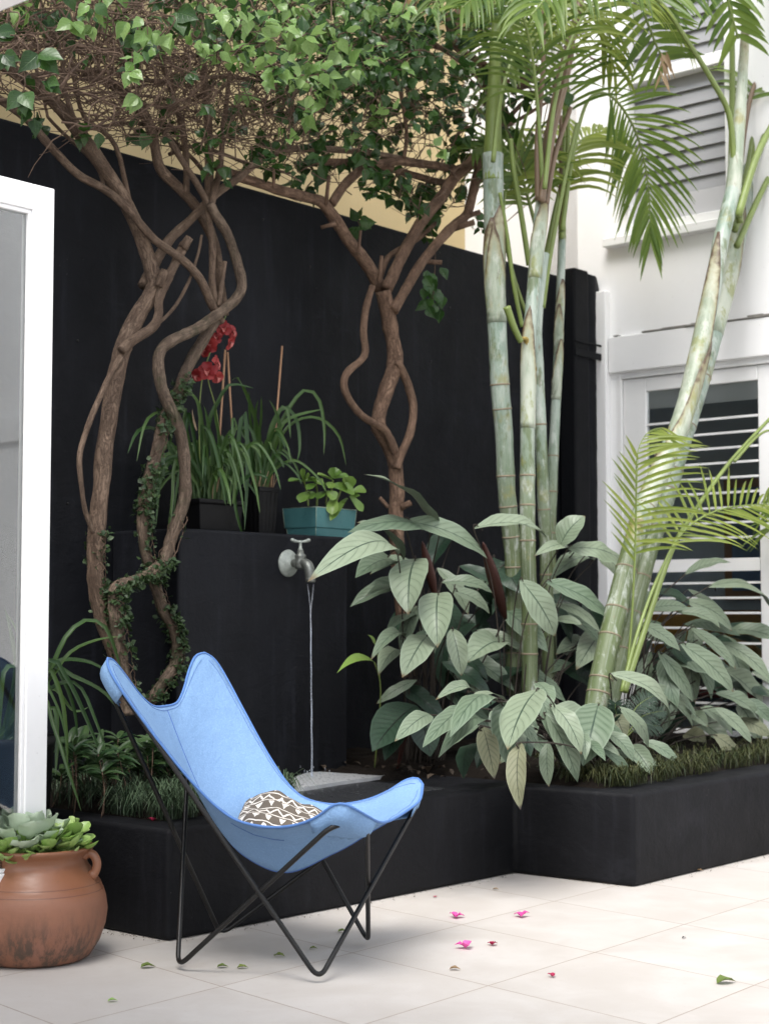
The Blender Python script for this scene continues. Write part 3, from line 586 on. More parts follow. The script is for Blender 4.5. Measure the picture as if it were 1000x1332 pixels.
cten('tall foliage plant of silver green leaves between the fountain block and the upright canes', [
    (517, 721, 400, 757, 42, 0, -.12), (572, 689, 473, 617, 33), (560, 690, 452, 693, 30), (526, 678, 634, 727, 38), (525, 728, 464, 680, 28, 0, .12), (517, 732, 462, 752, 36, 0, .1),
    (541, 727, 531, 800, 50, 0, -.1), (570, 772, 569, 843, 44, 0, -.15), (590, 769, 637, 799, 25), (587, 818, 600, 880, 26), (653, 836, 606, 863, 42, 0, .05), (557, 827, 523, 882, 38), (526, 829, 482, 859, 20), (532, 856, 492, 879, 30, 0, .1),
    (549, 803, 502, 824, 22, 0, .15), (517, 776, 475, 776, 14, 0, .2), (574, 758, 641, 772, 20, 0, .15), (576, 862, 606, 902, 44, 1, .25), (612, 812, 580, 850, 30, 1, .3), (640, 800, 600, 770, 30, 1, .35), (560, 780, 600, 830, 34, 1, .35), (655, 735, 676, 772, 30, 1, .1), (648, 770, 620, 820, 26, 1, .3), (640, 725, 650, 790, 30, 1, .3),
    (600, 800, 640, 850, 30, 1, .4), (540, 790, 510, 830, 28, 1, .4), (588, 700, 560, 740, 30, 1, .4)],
    4.35, W(5.62, 4.55, ZT), fill=((16, 580, 800, 70, 80, .1, .35, 85, .3), (8, 560, 860, 60, 40, .1, .3, 80, .6)), extra=((566, 775, 549, 704, 15), (657, 805, 628, 705, 19)))
cten('foliage plant with silver leaves fanned against the upright canes', [
    (616, 688, 712, 701, 27), (676, 754, 722, 828, 40, 0, -.05), (709, 757, 797, 809, 38), (746, 719, 694, 724, 20), (738, 714, 816, 737, 34), (728, 711, 761, 671, 36, 0, .1), (772, 729, 716, 754, 28, 0, .1),
    (721, 806, 757, 813, 16, 0, .1), (783, 823, 749, 872, 34, 0, .1), (766, 840, 722, 852, 26, 0, .2), (770, 712, 815, 756, 26, 0, .05), (735, 780, 700, 840, 30, 1, .3), (760, 780, 790, 850, 28, 1, .3), (740, 850, 770, 890, 30, 1, .3), (700, 830, 660, 870, 30, 1, .35), (690, 780, 640, 800, 26, 1, .35), (700, 870, 650, 890, 30, 1, .25)],
    4.2, W(5.95, 4.25, ZT), fill=((10, 740, 800, 50, 70, .1, .35, 80, .35), (6, 680, 820, 40, 60, .15, .4, 80, .7)))
cten('low foliage plant of broad pale leaves drooping over the inner planter corner', [
    (616, 901, 566, 911, 18, 0, .1), (657, 912, 610, 910, 16, 0, .08), (645, 911, 585, 960, 34), (609, 919, 549, 973, 27), (629, 938, 570, 986, 26, 0, .05), (656, 913, 658, 993, 36, 0, -.05), (701, 896, 660, 976, 52, 0, -.12),
    (628, 946, 643, 1014, 27, 2), (618, 968, 603, 1014, 27, 1, .1), (677, 966, 677, 1054, 27, 2, -.2), (709, 927, 751, 1018, 28), (717, 917, 756, 982, 28, 0, -.03), (684, 956, 720, 991, 26, 0, .05), (723, 918, 762, 949, 31, 0, .05),
    (778, 916, 758, 997, 52, 0, -.06), (787, 954, 823, 991, 24, 0, .05), (800, 930, 813, 962, 26, 2, .1), (698, 888, 719, 917, 24, 0, .15), (660, 930, 690, 985, 28, 1, .15), (640, 960, 620, 1000, 24, 1, .15), (740, 960, 735, 1000, 24, 1, .12), (560, 930, 513, 965, 26, 0, .15)],
    3.72, W(5.75, 3.78, ZT), fill=((12, 680, 925, 90, 22, .02, .25, 75, .15), (9, 770, 965, 70, 14, -.12, .02, 62, .05)))
cten('foliage plant of long silver leaves sprawling beside the leaning canes under the glazed door', [
    (855, 847, 901, 913, 24, 0, -.1), (884, 837, 954, 901, 31, 0, -.1), (858, 858, 880, 926, 24, 0, .05), (842, 890, 901, 949, 27), (898, 817, 957, 871, 20), (889, 781, 952, 821, 24), (880, 797, 937, 818, 18), (842, 793, 896, 791, 22), (832, 811, 885, 847, 24),
    (941, 871, 992, 926, 36), (930, 902, 988, 941, 24), (929, 920, 978, 968, 20, 0, -.1), (910, 920, 953, 957, 24), (927, 956, 963, 996, 32, 2, -.25), (920, 764, 1006, 804, 30), (890, 748, 951, 732, 18), (960, 935, 1004, 959, 25, 2), (898, 930, 921, 946, 20), (890, 955, 919, 966, 24, 2), (965, 911, 1005, 942, 20),
    (792, 877, 869, 947, 31, 0, -.35), (803, 919, 843, 974, 22, 0, -.2), (860, 830, 900, 870, 26, 1, .15), (900, 860, 940, 910, 26, 1, .15), (870, 900, 910, 940, 28, 1, .12), (830, 850, 870, 890, 26, 1, .15), (910, 830, 960, 850, 22, 1, .15), (950, 890, 1000, 905, 22, 1, .15), (850, 770, 905, 800, 22, 1, .15)],
    4.0, W(6.62, 4.1, ZT), fill=((22, 910, 880, 75, 60, .0, .3, 80, .2), (10, 890, 800, 60, 35, .1, .3, 75, .2)))
o = thing('dark_leaf_plant', 'low plant with a big dark ribbed leaf right of the falling water', 'plant', W(5.35, 4.5, ZT)); t = MB(); s = MB()
for (bx, by, tx, ty, wp) in ((541, 918, 484, 978, 52), (530, 930, 500, 990, 30), (545, 925, 560, 985, 40)):
    p0 = onv(bx, by, 4.4); p1 = onv(tx, ty, 4.3); nn = nrm(tocam(p0) + Z * .6); ribbon(t, arc(p0, p1, 12, nn, .1), wp * .5 * pxm(p0), PROF_CT, nn, .25, 4, R.random())
    s.tube(cr([W(5.35, 4.5, ZT), (W(5.35, 4.5, ZT) + p0) / 2 + Z * .04, p0], 5), .004, 6)
t.build('foliage', M_CTEND, o); s.build('stem', M_PURPLE, o)
o = thing('seedling', 'small bright green leaf sprouting beside the falling water', 'plant', W(5.3, 4.62, ZT)); t = MB(); p0 = onv(487, 862, 4.45); p1 = onv(438, 876, 4.4)
ribbon(t, arc(p0, p1, 10, Z, .12), 10 * pxm(p0), PROF_OV, nrm(tocam(p0) + Z), .25, 3, .9); p2 = onv(478, 826, 4.5); ribbon(t, arc(onv(488, 838, 4.5), p2, 8, Z, .1), 4 * pxm(p0), PROF_OV, nrm(tocam(p0) + Z), .25, 3, 1.)
t.build('foliage', M_JADE, o); s = MB(); s.tube(cr([W(5.34, 4.62, ZT), onv(495, 900, 4.5), p0], 5), .003, 6); s.tube(cr([onv(495, 900, 4.5), onv(492, 860, 4.5), onv(488, 838, 4.5)], 5), .002, 6); s.build('stem', M_PETI, o)
# ---------------------------------------------------------------- vines trained as trees
def pv(path, v): return [onv(q[0], q[1], v + (q[2] if len(q) > 2 else 0)) for q in path]
def limb(t, path, v, r0, r1, n=10, knob=.16, seg=5, jit=.004):
    P = cr(pv(path, v), seg); N = len(P); k = pxm(P[N // 2])
    P = [p + np.array([mnoise.noise(Vector(p * 6)), mnoise.noise(Vector(p * 6 + 7)), mnoise.noise(Vector(p * 6 + 13))]) * jit for p in P]
    t.tube(P, [(r0 + (r1 - r0) * i / (N - 1)) * k * .93 for i in range(N)], n, knob=knob); return P
def stub(t, p, d, L, r): t.tube([p, p + nrm(d) * L * .6, p + nrm(d) * L], [r, r * .85, r * .8], 8, knob=.15)
def twigs(t, n, cx, cy, sx, sy, v, dv, lmin, lmax, r=1.1, bias=None):
    for _ in range(n):
        x, y = R.gauss(cx, sx), R.gauss(cy, sy)
        if y > 140 + .25 * x: y = 140 + .25 * x - abs(R.gauss(0, 45))
        p = onv(x, y, v + R.uniform(-dv, dv)); L = R.uniform(lmin, lmax) * pxm(p)
        a = (R.uniform(0, 6.28) if y < 60 + .2 * x else R.uniform(-.2, 3.34)) if bias is None else R.gauss(bias, .6); d = nrm(RT * math.cos(a) + Z * math.sin(a) + V * R.uniform(-.5, .5)); pts = [p]; 
        for k in range(5): d = nrm(d + np.array([R.gauss(0, .22) for _ in range(3)])); pts.append(pts[-1] + d * L / 5)
        rr = R.uniform(.5, 1) * r * pxm(p); t.tube(pts, [rr * (1 - .12 * i) for i in range(6)], 5, r=R.random())
        if R.random() < .6: 
            k = R.randint(1, 3); d2 = nrm(d + np.array([R.gauss(0, .7) for _ in range(3)])); t.tube([pts[k], pts[k] + d2 * L * .2, pts[k] + nrm(d2 + d * .3) * L * .4], [rr * .7, rr * .6, rr * .4], 5, r=R.random())
def leafcloud(t, n, cx, cy, sx, sy, v, dv, lpx, light=0., hang=.5, box=False):
    """clumped leaves: sprigs of 3-7 ovate leaves"""
    done = 0
    while done < n:
        x = R.uniform(cx - sx, cx + sx) if box else R.gauss(cx, sx); y = R.uniform(cy - sy, cy + sy) if box else R.gauss(cy, sy)
        if cy < -40: y = min(y, -22)
        c = onv(x, y, v + R.uniform(-dv, dv)); k = pxm(c); d = nrm(np.array([R.gauss(0, 1), R.gauss(0, 1), R.gauss(-.2, .6)])); m = R.randint(3, 7)
        lightness = R.random() < light
        end = c + d * 26 * k; t.mi = 2; t.tube([c, (c + end) / 2 + Z * .01, end], [1.0 * k, .9 * k, .5 * k], 4, r=R.random())
        for j in range(m):
            b = c + d * (26 * k * j / m); a = nrm(np.cross(d, np.array([R.gauss(0, 1), R.gauss(0, 1), R.gauss(0, 1)]))); ax = nrm(a + d * .4 - Z * hang * R.uniform(.3, 1.3))
            L = lpx * k * R.uniform(.7, 1.25); nn = nrm(Z * R.uniform(.2, 1.) + tocam(b) * R.uniform(-.1, .9) + np.array([R.gauss(0, .4) for _ in range(3)]))
            t.mi = 1 if lightness and R.random() < .85 else 0; b2 = b + ax * L * .22
            ribbon(t, arc(b2, b2 + ax * L, 7, nn, R.uniform(-.06, .2)), L * R.uniform(.32, .43), PROF_OV, nn, R.uniform(-.1, .55), 2, R.random(), .13); done += 1
TV = 4.78
# left vine
oa = thing('vine_tree', 'left vine tree with a pale straight trunk rising from the strap plants', 'tree', onv(165, 905, TV), 'bougainvillea vines trained up the black wall')
t = MB(); limb(t, [(166, 930), (162, 890), (150, 850), (136, 810), (127, 770), (124, 725), (126, 690), (132, 630), (138, 562), (147, 510), (157, 462), (166, 436), (184, 402), (203, 370)], TV, 11.5, 12.5, 14, .14); t.build('trunk', M_BARK, oa)
t = MB(); limb(t, [(201, 374), (197, 350), (188, 322), (172, 280), (150, 240), (120, 197), (100, 166), (72, 134), (30, 100), (-20, 70)], TV, 11, 9, 12, .12); t.build('branch', M_BARK, oa)
t = MB(); limb(t, [(288, 418, -.03), (276, 396, -.05), (260, 362, -.07), (235, 336, -.06), (200, 310, -.06), (166, 271, -.05), (136, 246), (100, 226), (65, 190), (35, 155), (-10, 122)], TV, 6.5, 5.5, 10, .12); t.build('branch', M_BARK, oa)
t = MB(); limb(t, [(186, 372, .04), (200, 345, .06), (218, 315, .06), (245, 288, .05), (280, 252, 0), (310, 230), (350, 202), (395, 193), (480, 198), (530, 208)], TV, 7.5, 4.5, 10, .12); t.build('branch', M_BARK, oa)
t = MB(); limb(t, [(158, 455), (172, 443), (198, 427), (206, 408), (206, 388), (219, 360), (236, 326), (240, 318)], TV - .04, 6.5, 7, 10, .16); p = onv(238, 322, TV - .05); stub(t, p, RT * .5 + Z * .8, .05, 7 * pxm(p)); stub(t, onv(206, 372, TV - .04), RT * .4 + Z, .07, .02); t.build('branch', M_BARK, oa)
t = MB(); limb(t, [(202, 424), (226, 400), (246, 366), (258, 330), (262, 305)], TV - .05, 2.8, 1.8, 8, .1); t.build('branch', M_BARK, oa)
t = MB(); limb(t, [(157, 464), (146, 484), (132, 512), (114, 555), (104, 590), (105, 625), (110, 662), (122, 694)], TV - .04, 5, 3.2, 9, .12); t.build('branch', M_BARK, oa)
t = MB()
for pth, r in (([(135, 246), (125, 215), (70, 160), (60, 140), (40, 60)], 3), ([(172, 280), (150, 190), (110, 150), (95, 90), (90, 20)], 4), ([(100, 166), (85, 120), (80, 70), (60, 20)], 4), ([(30, 100), (120, 90), (200, 105), (300, 100), (420, 120)], 4), ([(20, 60), (120, 60), (220, 75), (330, 60)], 3.5), ([(0, 130), (60, 128), (140, 120), (230, 130)], 3)): limb(t, pth, TV + R.uniform(-.1, .12), r, r * .6, 8, .1)
t.build('upper_branch', M_BARK, oa)
t = MB(); t.mi = 2; twigs(t, 330, 130, 60, 100, 40, TV - .05, .35, 40, 130, 1.5); twigs(t, 170, 190, 165, 90, 35, TV, .3, 50, 150, 1.2); twigs(t, 40, 70, 110, 60, 40, TV - .2, .3, 40, 110, 2.2, 0.2); twigs(t, 60, 100, 20, 90, 30, TV - .05, .35, 40, 130, 1.8)
leafcloud(t, 45, 80, 40, 80, 35, TV - .1, .3, 21, .1); leafcloud(t, 60, 120, 5, 100, 12, TV - .1, .4, 21, .15); leafcloud(t, 10, 60, 120, 35, 40, TV - .1, .1, 26, .0)
for (x, y, l, lt) in ((50, 70, 34, 0), (95, 28, 26, 1), (165, 28, 24, 1), (178, 48, 22, 0), (170, 93, 22, 1), (180, 125, 24, 1), (120, 34, 18, 1), (215, 45, 26, 1), (245, 95, 16, 0), (30, 120, 30, 0), (60, 105, 24, 0), (200, 55, 24, 0), (5, 70, 24, 0), (20, 40, 28, 0), (230, 15, 36, 0)): 
    c = onv(x, y, TV - .55); k = pxm(c)
    for j in range(3):
        t.mi = lt; a = nrm(RT * R.gauss(0, .8) - Z * R.uniform(.2, 1) + V * R.gauss(0, .4)); nn = nrm(tocam(c) + Z * R.uniform(.2, .9) + RT * R.gauss(0, .3)); ribbon(t, arc(c, c + a * l * k * 1.1, 6, nn, .06), l * k * .42, PROF_OV, nn, .2, 2, R.random(), .06)
    t.mi = 2; t.tube(cr([c, c + Z * 25 * k + RT * R.uniform(-20, 20) * k, c + Z * 50 * k + RT * R.uniform(-50, 50) * k + V * .3], 4), 1. * k, 5)
leafcloud(t, 420, 60, -110, 190, 75, TV + .1, .6, 26, .3); t.mi = 2; twigs(t, 120, 80, -60, 150, 60, TV + .1, .5, 60, 160, 1.8)
leafcloud(t, 520, 90, -75, 190, 45, TV + .8, .5, 26, .2)  # leaves out of view, added to shade the yellow wall behind
t.build('crown', [M_BOUG, M_BOUGL, M_TWIG], oa)
# twisted vine
ob = thing('vine_tree', 'twisted vine tree with two entwined mossy stems beside the fountain block', 'tree', onv(195, 905, TV - .05), 'bougainvillea vines trained up the black wall')
t = MB(); limb(t, [(166, 930), (164, 895), (157, 855), (152, 815), (149, 785), (152, 767), (174, 757), (196, 746), (212, 730), (223, 700), (232, 672), (240, 648), (241, 622), (237, 580), (228, 545), (217, 520), (208, 496), (206, 472), (211, 453), (228, 440), (252, 430), (276, 414), (297, 398), (309, 384), (314, 370), (309, 342), (296, 306), (282, 282), (272, 264)], TV - .06, 9.5, 7.5, 13, .16); t.build('trunk', M_BARKM, ob)
t = MB(); limb(t, [(186, 930), (200, 905), (214, 885), (229, 862), (230, 840), (224, 815), (212, 790), (203, 762), (194, 733), (188, 710), (186, 672), (193, 625), (205, 582), (213, 546), (228, 517), (240, 487), (253, 461), (272, 430), (284, 412)], TV - .02, 8, 8.5, 12, .16); t.build('trunk', M_BARKM, ob)
for pth, dv, r0, r1 in (([(272, 266), (272, 200), (270, 150), (265, 100), (260, 50), (262, -10)], 0, 7, 5), ([(273, 272), (285, 222), (290, 172), (296, 125), (300, 80)], -.04, 5, 3), ([(283, 402), (276, 370), (276, 325), (272, 290), (268, 262), (255, 235), (235, 205), (214, 170)], -.03, 5, 4.5),
                        ([(290, 410), (286, 372), (281, 330), (272, 300), (256, 270), (236, 246), (208, 217), (200, 178), (186, 145), (160, 118), (110, 92)], .04, 8, 7), ([(243, 250), (242, 200), (231, 140), (216, 96), (205, 50)], .02, 5, 3.5), ([(282, 250), (255, 210), (215, 175), (180, 160), (130, 165)], .08, 3.5, 2.5), ([(285, 398), (288, 370), (293, 340)], -.05, 3.5, 3), ([(220, 200), (260, 190), (330, 215), (380, 225)], .1, 3, 2)):
    t = MB(); limb(t, pth, TV + dv, r0, r1, 10, .14); t.build('branch', M_BARK, ob)
t = MB(); t.mi = 2; twigs(t, 150, 290, 120, 75, 60, TV, .35, 50, 150, 1.3); twigs(t, 90, 330, 190, 70, 40, TV + .05, .25, 40, 140, 1.0); twigs(t, 80, 330, 60, 90, 45, TV - .1, .35, 40, 130, 1.3)
leafcloud(t, 360, 310, 25, 80, 32, TV - .3, .4, 18, .5); leafcloud(t, 240, 395, 100, 60, 42, TV - .1, .4, 17, .15); leafcloud(t, 60, 300, 190, 30, 30, TV - .05, .2, 20, 0); leafcloud(t, 40, 170, 150, 60, 22, TV + .1, .2, 20, .05); leafcloud(t, 50, 400, 215, 50, 16, TV + .05, .2, 18, .05); leafcloud(t, 130, 330, 3, 100, 16, TV - .3, .4, 19, .6); leafcloud(t, 60, 385, 70, 40, 34, TV - .7, .15, 22, 1.)
leafcloud(t, 150, 330, 35, 70, 28, TV - .75, .2, 20, 1.); leafcloud(t, 60, 400, 90, 30, 30, TV - .7, .15, 22, .9)  # bright copies in front put highlights into the crown's colour
leafcloud(t, 420, 330, -110, 120, 75, TV + .1, .6, 24, .4)
t.build('crown', [M_BOUG, M_BOUGL, M_TWIG], ob)
# right vine
oc = thing('vine_tree', 'forked reddish vine tree in the middle of the black wall', 'tree', onv(515, 900, TV), 'bougainvillea vines trained up the black wall')
t = MB(); limb(t, [(530, 880), (525, 800), (518, 730), (515, 690), (516, 645), (513, 600), (503, 575), (492, 552), (497, 525), (507, 495), (513, 470), (510, 440), (504, 405), (498, 378)], TV - .02, 10.5, 11, 13, .17); t.build('trunk', M_BARKR, oc)
for pth, dv, r0, r1 in (([(484, 372), (476, 400), (473, 430), (474, 462), (450, 488), (449, 510), (470, 540), (500, 560), (514, 590)], -.07, 5, 5.5), ([(516, 470), (530, 500), (537, 530), (532, 565), (522, 590), (516, 610)], -.05, 6, 6),
                        ([(500, 382), (477, 343), (453, 311), (432, 281), (417, 262), (400, 257), (360, 246), (318, 232), (280, 215)], .02, 10, 6), ([(431, 264), (452, 236), (477, 217), (515, 210), (557, 214), (592, 220)], 0, 6.5, 6),
                        ([(503, 376), (522, 333), (547, 290), (572, 258), (590, 232), (617, 206), (641, 175), (648, 154), (649, 120), (646, 97)], -.03, 8, 8.5), ([(512, 404), (526, 378), (550, 340), (582, 301), (606, 280), (614, 252), (624, 217), (635, 200)], -.06, 7, 7),
                        ([(494, 362), (505, 334), (530, 318), (550, 305), (572, 285)], .03, 4.5, 3), ([(645, 98), (628, 84), (597, 63), (589, 52), (582, 28), (567, 2), (560, -20)], -.03, 6.5, 5), ([(590, 55), (594, 30), (597, -10)], 0, 5, 5), ([(642, 133), (627, 105), (597, 77), (568, 60), (534, 52), (490, 48)], .03, 5, 3.5),
                        ([(400, 210), (470, 212), (515, 221), (565, 235), (588, 238)], .07, 5, 5), ([(395, 194), (455, 194), (483, 203)], .1, 4, 3), ([(505, 50), (514, 90), (523, 130), (528, 175), (526, 206)], -.02, 2.8, 2.8), ([(650, 165), (676, 137), (700, 118)], -.08, 4, 2.5), ([(640, 170), (668, 158), (712, 132)], -.1, 4, 2), ([(587, 190), (600, 170), (625, 160)], .02, 3, 2), ([(588, 225), (600, 215), (633, 218)], -.06, 3, 2)):
    t = MB(); limb(t, pth, TV + dv, r0, r1, 10, .15); t.build('branch', M_BARKR, oc)
t = MB()
for (x, y, d, L, r) in ((586, 298, (1, 0, .3), .12, 4.5), (602, 283, (1, 0, .35), .09, 4), (493, 366, (.1, 0, 1), .12, 3), (550, 340, (1, 0, -.05), .09, 3.5), (466, 328, (.1, 0, 1), .10, 2.2), (437, 290, (-1, 0, -.3), .07, 3.2), (424, 266, (.1, 0, 1), .13, 3), (356, 244, (0, 0, 1), .13, 2.2), (522, 660, (.8, 0, .4), .05, 5), (505, 660, (-.8, 0, .9), .06, 3), (512, 690, (-.5, 0, .5), .05, 6)):
    p = onv(x, y, TV - .05); t = MB(); stub(t, p, RT * d[0] + Z * d[2], L, r * pxm(p)); t.build('pruned_stub', M_BARKR, oc)
for (x, y) in ((645, 100), (655, 92), (662, 110), (640, 92), (650, 105), (668, 98), (675, 112)):
    p = onv(x, y, TV - .08); t = MB(); t.tube(cr([p, p + RT * R.uniform(.0, .05) + Z * R.uniform(-.02, .03), p + RT * R.uniform(.03, .12) + Z * R.uniform(-.03, .08)], 4), [.02, .019, .017, .015, .012, .01, .008, .006, .004], 7, knob=.5); t.build('gnarled_stub', M_BARKR, oc)

t = MB(); t.mi = 2; twigs(t, 70, 560, 130, 80, 50, TV, .3, 40, 130, 1.1); twigs(t, 60, 450, 120, 70, 60, TV, .3, 50, 140, 1.1); twigs(t, 25, 680, 100, 25, 25, TV - .1, .1, 30, 80, 1.6, .7); twigs(t, 26, 560, 280, 40, 25, TV, .2, 40, 110, .8)
leafcloud(t, 300, 540, -90, 100, 60, TV + .1, .5, 22, .2); leafcloud(t, 760, 500, 95, 75, 60, TV, .4, 17, .05); leafcloud(t, 340, 470, 40, 70, 40, TV - .1, .4, 17, .12); leafcloud(t, 300, 590, 100, 60, 55, TV, .35, 17, .08); leafcloud(t, 160, 610, 30, 60, 30, TV - .1, .3, 18, .15); leafcloud(t, 90, 510, 225, 45, 22, TV + .05, .2, 20, 0, .9); leafcloud(t, 50, 560, 275, 35, 20, TV + .05, .15, 18, .0, .9); leafcloud(t, 60, 450, 185, 40, 22, TV, .2, 22, .0); leafcloud(t, 20, 680, 130, 30, 40, TV - .15, .1, 22, .1)
leafcloud(t, 150, 430, 60, 50, 40, TV - .1, .35, 18, .2)
for i in range(16):
    c = onv(R.uniform(552, 574), 348 + i * 3.6, TV - .08); k = pxm(c); t.mi = 0; a = nrm(RT * R.gauss(0, .5) - Z); nn = nrm(tocam(c) + RT * R.gauss(0, .6)); ribbon(t, arc(c, c + a * 19 * k, 5, nn, .08), 8 * k, PROF_OV, nn, .25, 2, R.random() * .8)
t.mi = 2; t.tube(cr([onv(560, 300, TV), onv(566, 330, TV - .05), onv(562, 400, TV - .08)], 5), .0025, 5)
t.build('crown', [M_BOUG, M_BOUGL, M_TWIG], oc)
# creeping fig on the twisted stems
def ivy(label, path, v, wpx, n):
    o = thing('creeping_fig', label, 'creeper', onv(path[-1][0], path[-1][1], v), 'creeping fig on the vine stems'); t = MB(); s = MB(); P = cr(pv(path, v), 8); k0 = pxm(P[0])
    for _ in range(n):
        i = R.randrange(len(P) - 1); p = P[i] + (P[i + 1] - P[i]) * R.random(); dn = mnoise.noise(Vector(p * 9)); 
        if dn < R.uniform(-.45, .15): continue
        a = R.uniform(0, 6.28); o_ = RT * math.cos(a) + V * -abs(math.sin(a)); q = p + o_ * wpx * k0 * R.uniform(.85, 1.25) + Z * R.gauss(0, .01); L = R.uniform(5, 10) * k0; ax = nrm(o_ * .5 + np.array([R.gauss(0, .7) for _ in range(3)])); nn = nrm(o_ + Z * .5 + np.array([R.gauss(0, .3) for _ in range(3)]))
        ribbon(t, arc(q, q + ax * L, 3, nn, .1), L * .4, PROF_OV, nn, .2, 1, R.random())
    for kx in range(3): s.tube([p + RT * math.cos(kx * 2 + i * .5) * wpx * k0 - V * abs(math.sin(kx * 2 + i * .5)) * wpx * k0 for i, p in enumerate(P)], .0018, 5)
    t.build('foliage', M_IVY, o); s.build('stem', M_TWIG, o)
ivy('creeping fig on the straight left vine stem low down', [(126, 690), (124, 725), (127, 770), (136, 810), (150, 850), (162, 895)], TV, 11, 420)
ivy('creeping fig thick on the fatter mossy stem and its crossbar', [(232, 672), (212, 730), (196, 746), (174, 757), (152, 767), (149, 785), (153, 820), (160, 865), (166, 905)], TV - .06, 11, 900)
ivy('creeping fig on the slim bowed stem against the fountain block', [(186, 660), (190, 715), (203, 762), (212, 790), (226, 820), (230, 845), (226, 872), (205, 900), (180, 925)], TV - .02, 9, 700)
ivy('creeping fig hanging on the stem behind the orchids', [(240, 487), (228, 517), (213, 546), (205, 582), (193, 625), (186, 665)], TV - .03, 9, 500)
# ---------------------------------------------------------------- palms
def cane_tube(t, path, v, r0, r1, rings, n=18):
    P = cr(pv(path, v), 14); P = [np.array(q) for q in resample(P, 90)]; N = len(P); k = [pxm(p) for p in P]; Y = np.array([0.] * N)
    rad = [(r0 + (r1 - r0) * i / (N - 1)) * k[i] for i in range(N)]
    zs = [p[2] for p in P]; rz = [onv(500, y, v)[2] if False else None for y in rings]
    py = [666 - F_PX * ((p - CAMP) @ UPV) / ((p - CAMP) @ FW) for p in P]
    for y in rings:                            # swell a little at every node
        j = int(np.argmin(np.abs(np.array(py) - y)))
        for d in (-2, -1, 0, 1, 2):
            if 0 <= j + d < N: rad[j + d] *= 1 + (.05, .03, .012)[abs(d)]
    t.tube(P, rad, n, knob=.035)
    t.mi = 1
    for y in rings:
        j = int(np.argmin(np.abs(np.array(py) - y))); j = min(max(j, 1), N - 2); d = nrm(P[j + 1] - P[j - 1]); rr = rad[j] * 1.012
        t.tube([P[j] - d * .006, P[j] - d * .003, P[j] + d * .001, P[j] + d * .003], [rr * .985, rr * 1.045, rr * 1.03, rr * .985], n, cap=False)
    t.mi = 0; return [(P[i], rad[i], py[i]) for i in range(N)]
def petiole(t, path, v, r0, r1): P = cr(pv(path, v), 8); k = pxm(P[0]); t.tube(P, [(r0 + (r1 - r0) * i / (len(P) - 1)) * k for i in range(len(P))], 8); return P
def frond(o, path, v, start, n, Lpx, droop=.85, wpx=4.9, mat=None, ang=(62, 28), face=.6, r0=3.2, sides=(1, -1), petm=None, lenf=None):
    """rachis along path (the part before `start` is bare petiole) with drooping leaflets both sides"""
    t = MB(); s = MB(); P = cr(pv(path, v), 10); P = list(resample(P, 60)); N = 60; k = pxm(P[30]); s.tube(P, [(r0 * (1 - .75 * i / N)) * k for i in range(N)], 7)
    for i in range(n):
        tt = start + (1 - start) * (i + .5) / n; j = min(int(tt * (N - 1)), N - 2); p = P[j] + (P[j + 1] - P[j]) * (tt * (N - 1) - j); tg = nrm(P[j + 1] - P[j]); q = (tt - start) / (1 - start)
        nn = nrm(tocam(p) * face + Z * (1.1 - face) + 1e-3); sd = nrm(np.cross(tg, nn)); up = nrm(np.cross(sd, tg)); L = Lpx * k * ((.55 + .45 * math.sin(math.pi * min(1, .12 + q * .95) ** .85)) if lenf is None else lenf(q)) * R.uniform(.85, 1.1)
        for sg in sides:
            a = math.radians(ang[0] + (ang[1] - ang[0]) * q + R.gauss(0, 4)); d = nrm(tg * math.cos(a) + sd * sg * math.sin(a) + up * R.uniform(.05, .25)); pts = [p]; cur = p
            for m in range(6): cur = cur + d * L / 6; d = nrm(d - Z * droop * .16 * (1 + m * .3) * R.uniform(.8, 1.2)); pts.append(cur)
            ribbon(t, pts, wpx * .5 * k * R.uniform(.85, 1.1), PROF_LF, nrm(up + tocam(p) * .3), .35, 1, R.random())
    s.build('frond_stalk', petm or M_PETI, o); return t.build('frond', mat or M_PALM, o)
PV_ = 4.25
GP = 'palm canes rising from the planter'
def palm(label, path, v, r0, r1, rings, sheath=None):
    b = onv(path[0][0], path[0][1], v + (path[0][2] if len(path[0]) > 2 else 0)); o = thing('palm_tree', label, 'palm', b, GP)
    t = MB(); P = cane_tube(t, path, v, r0, r1, rings); t.build('trunk', [M_CANE, M_RING], o); PATHS[o.as_pointer()] = P
    return o
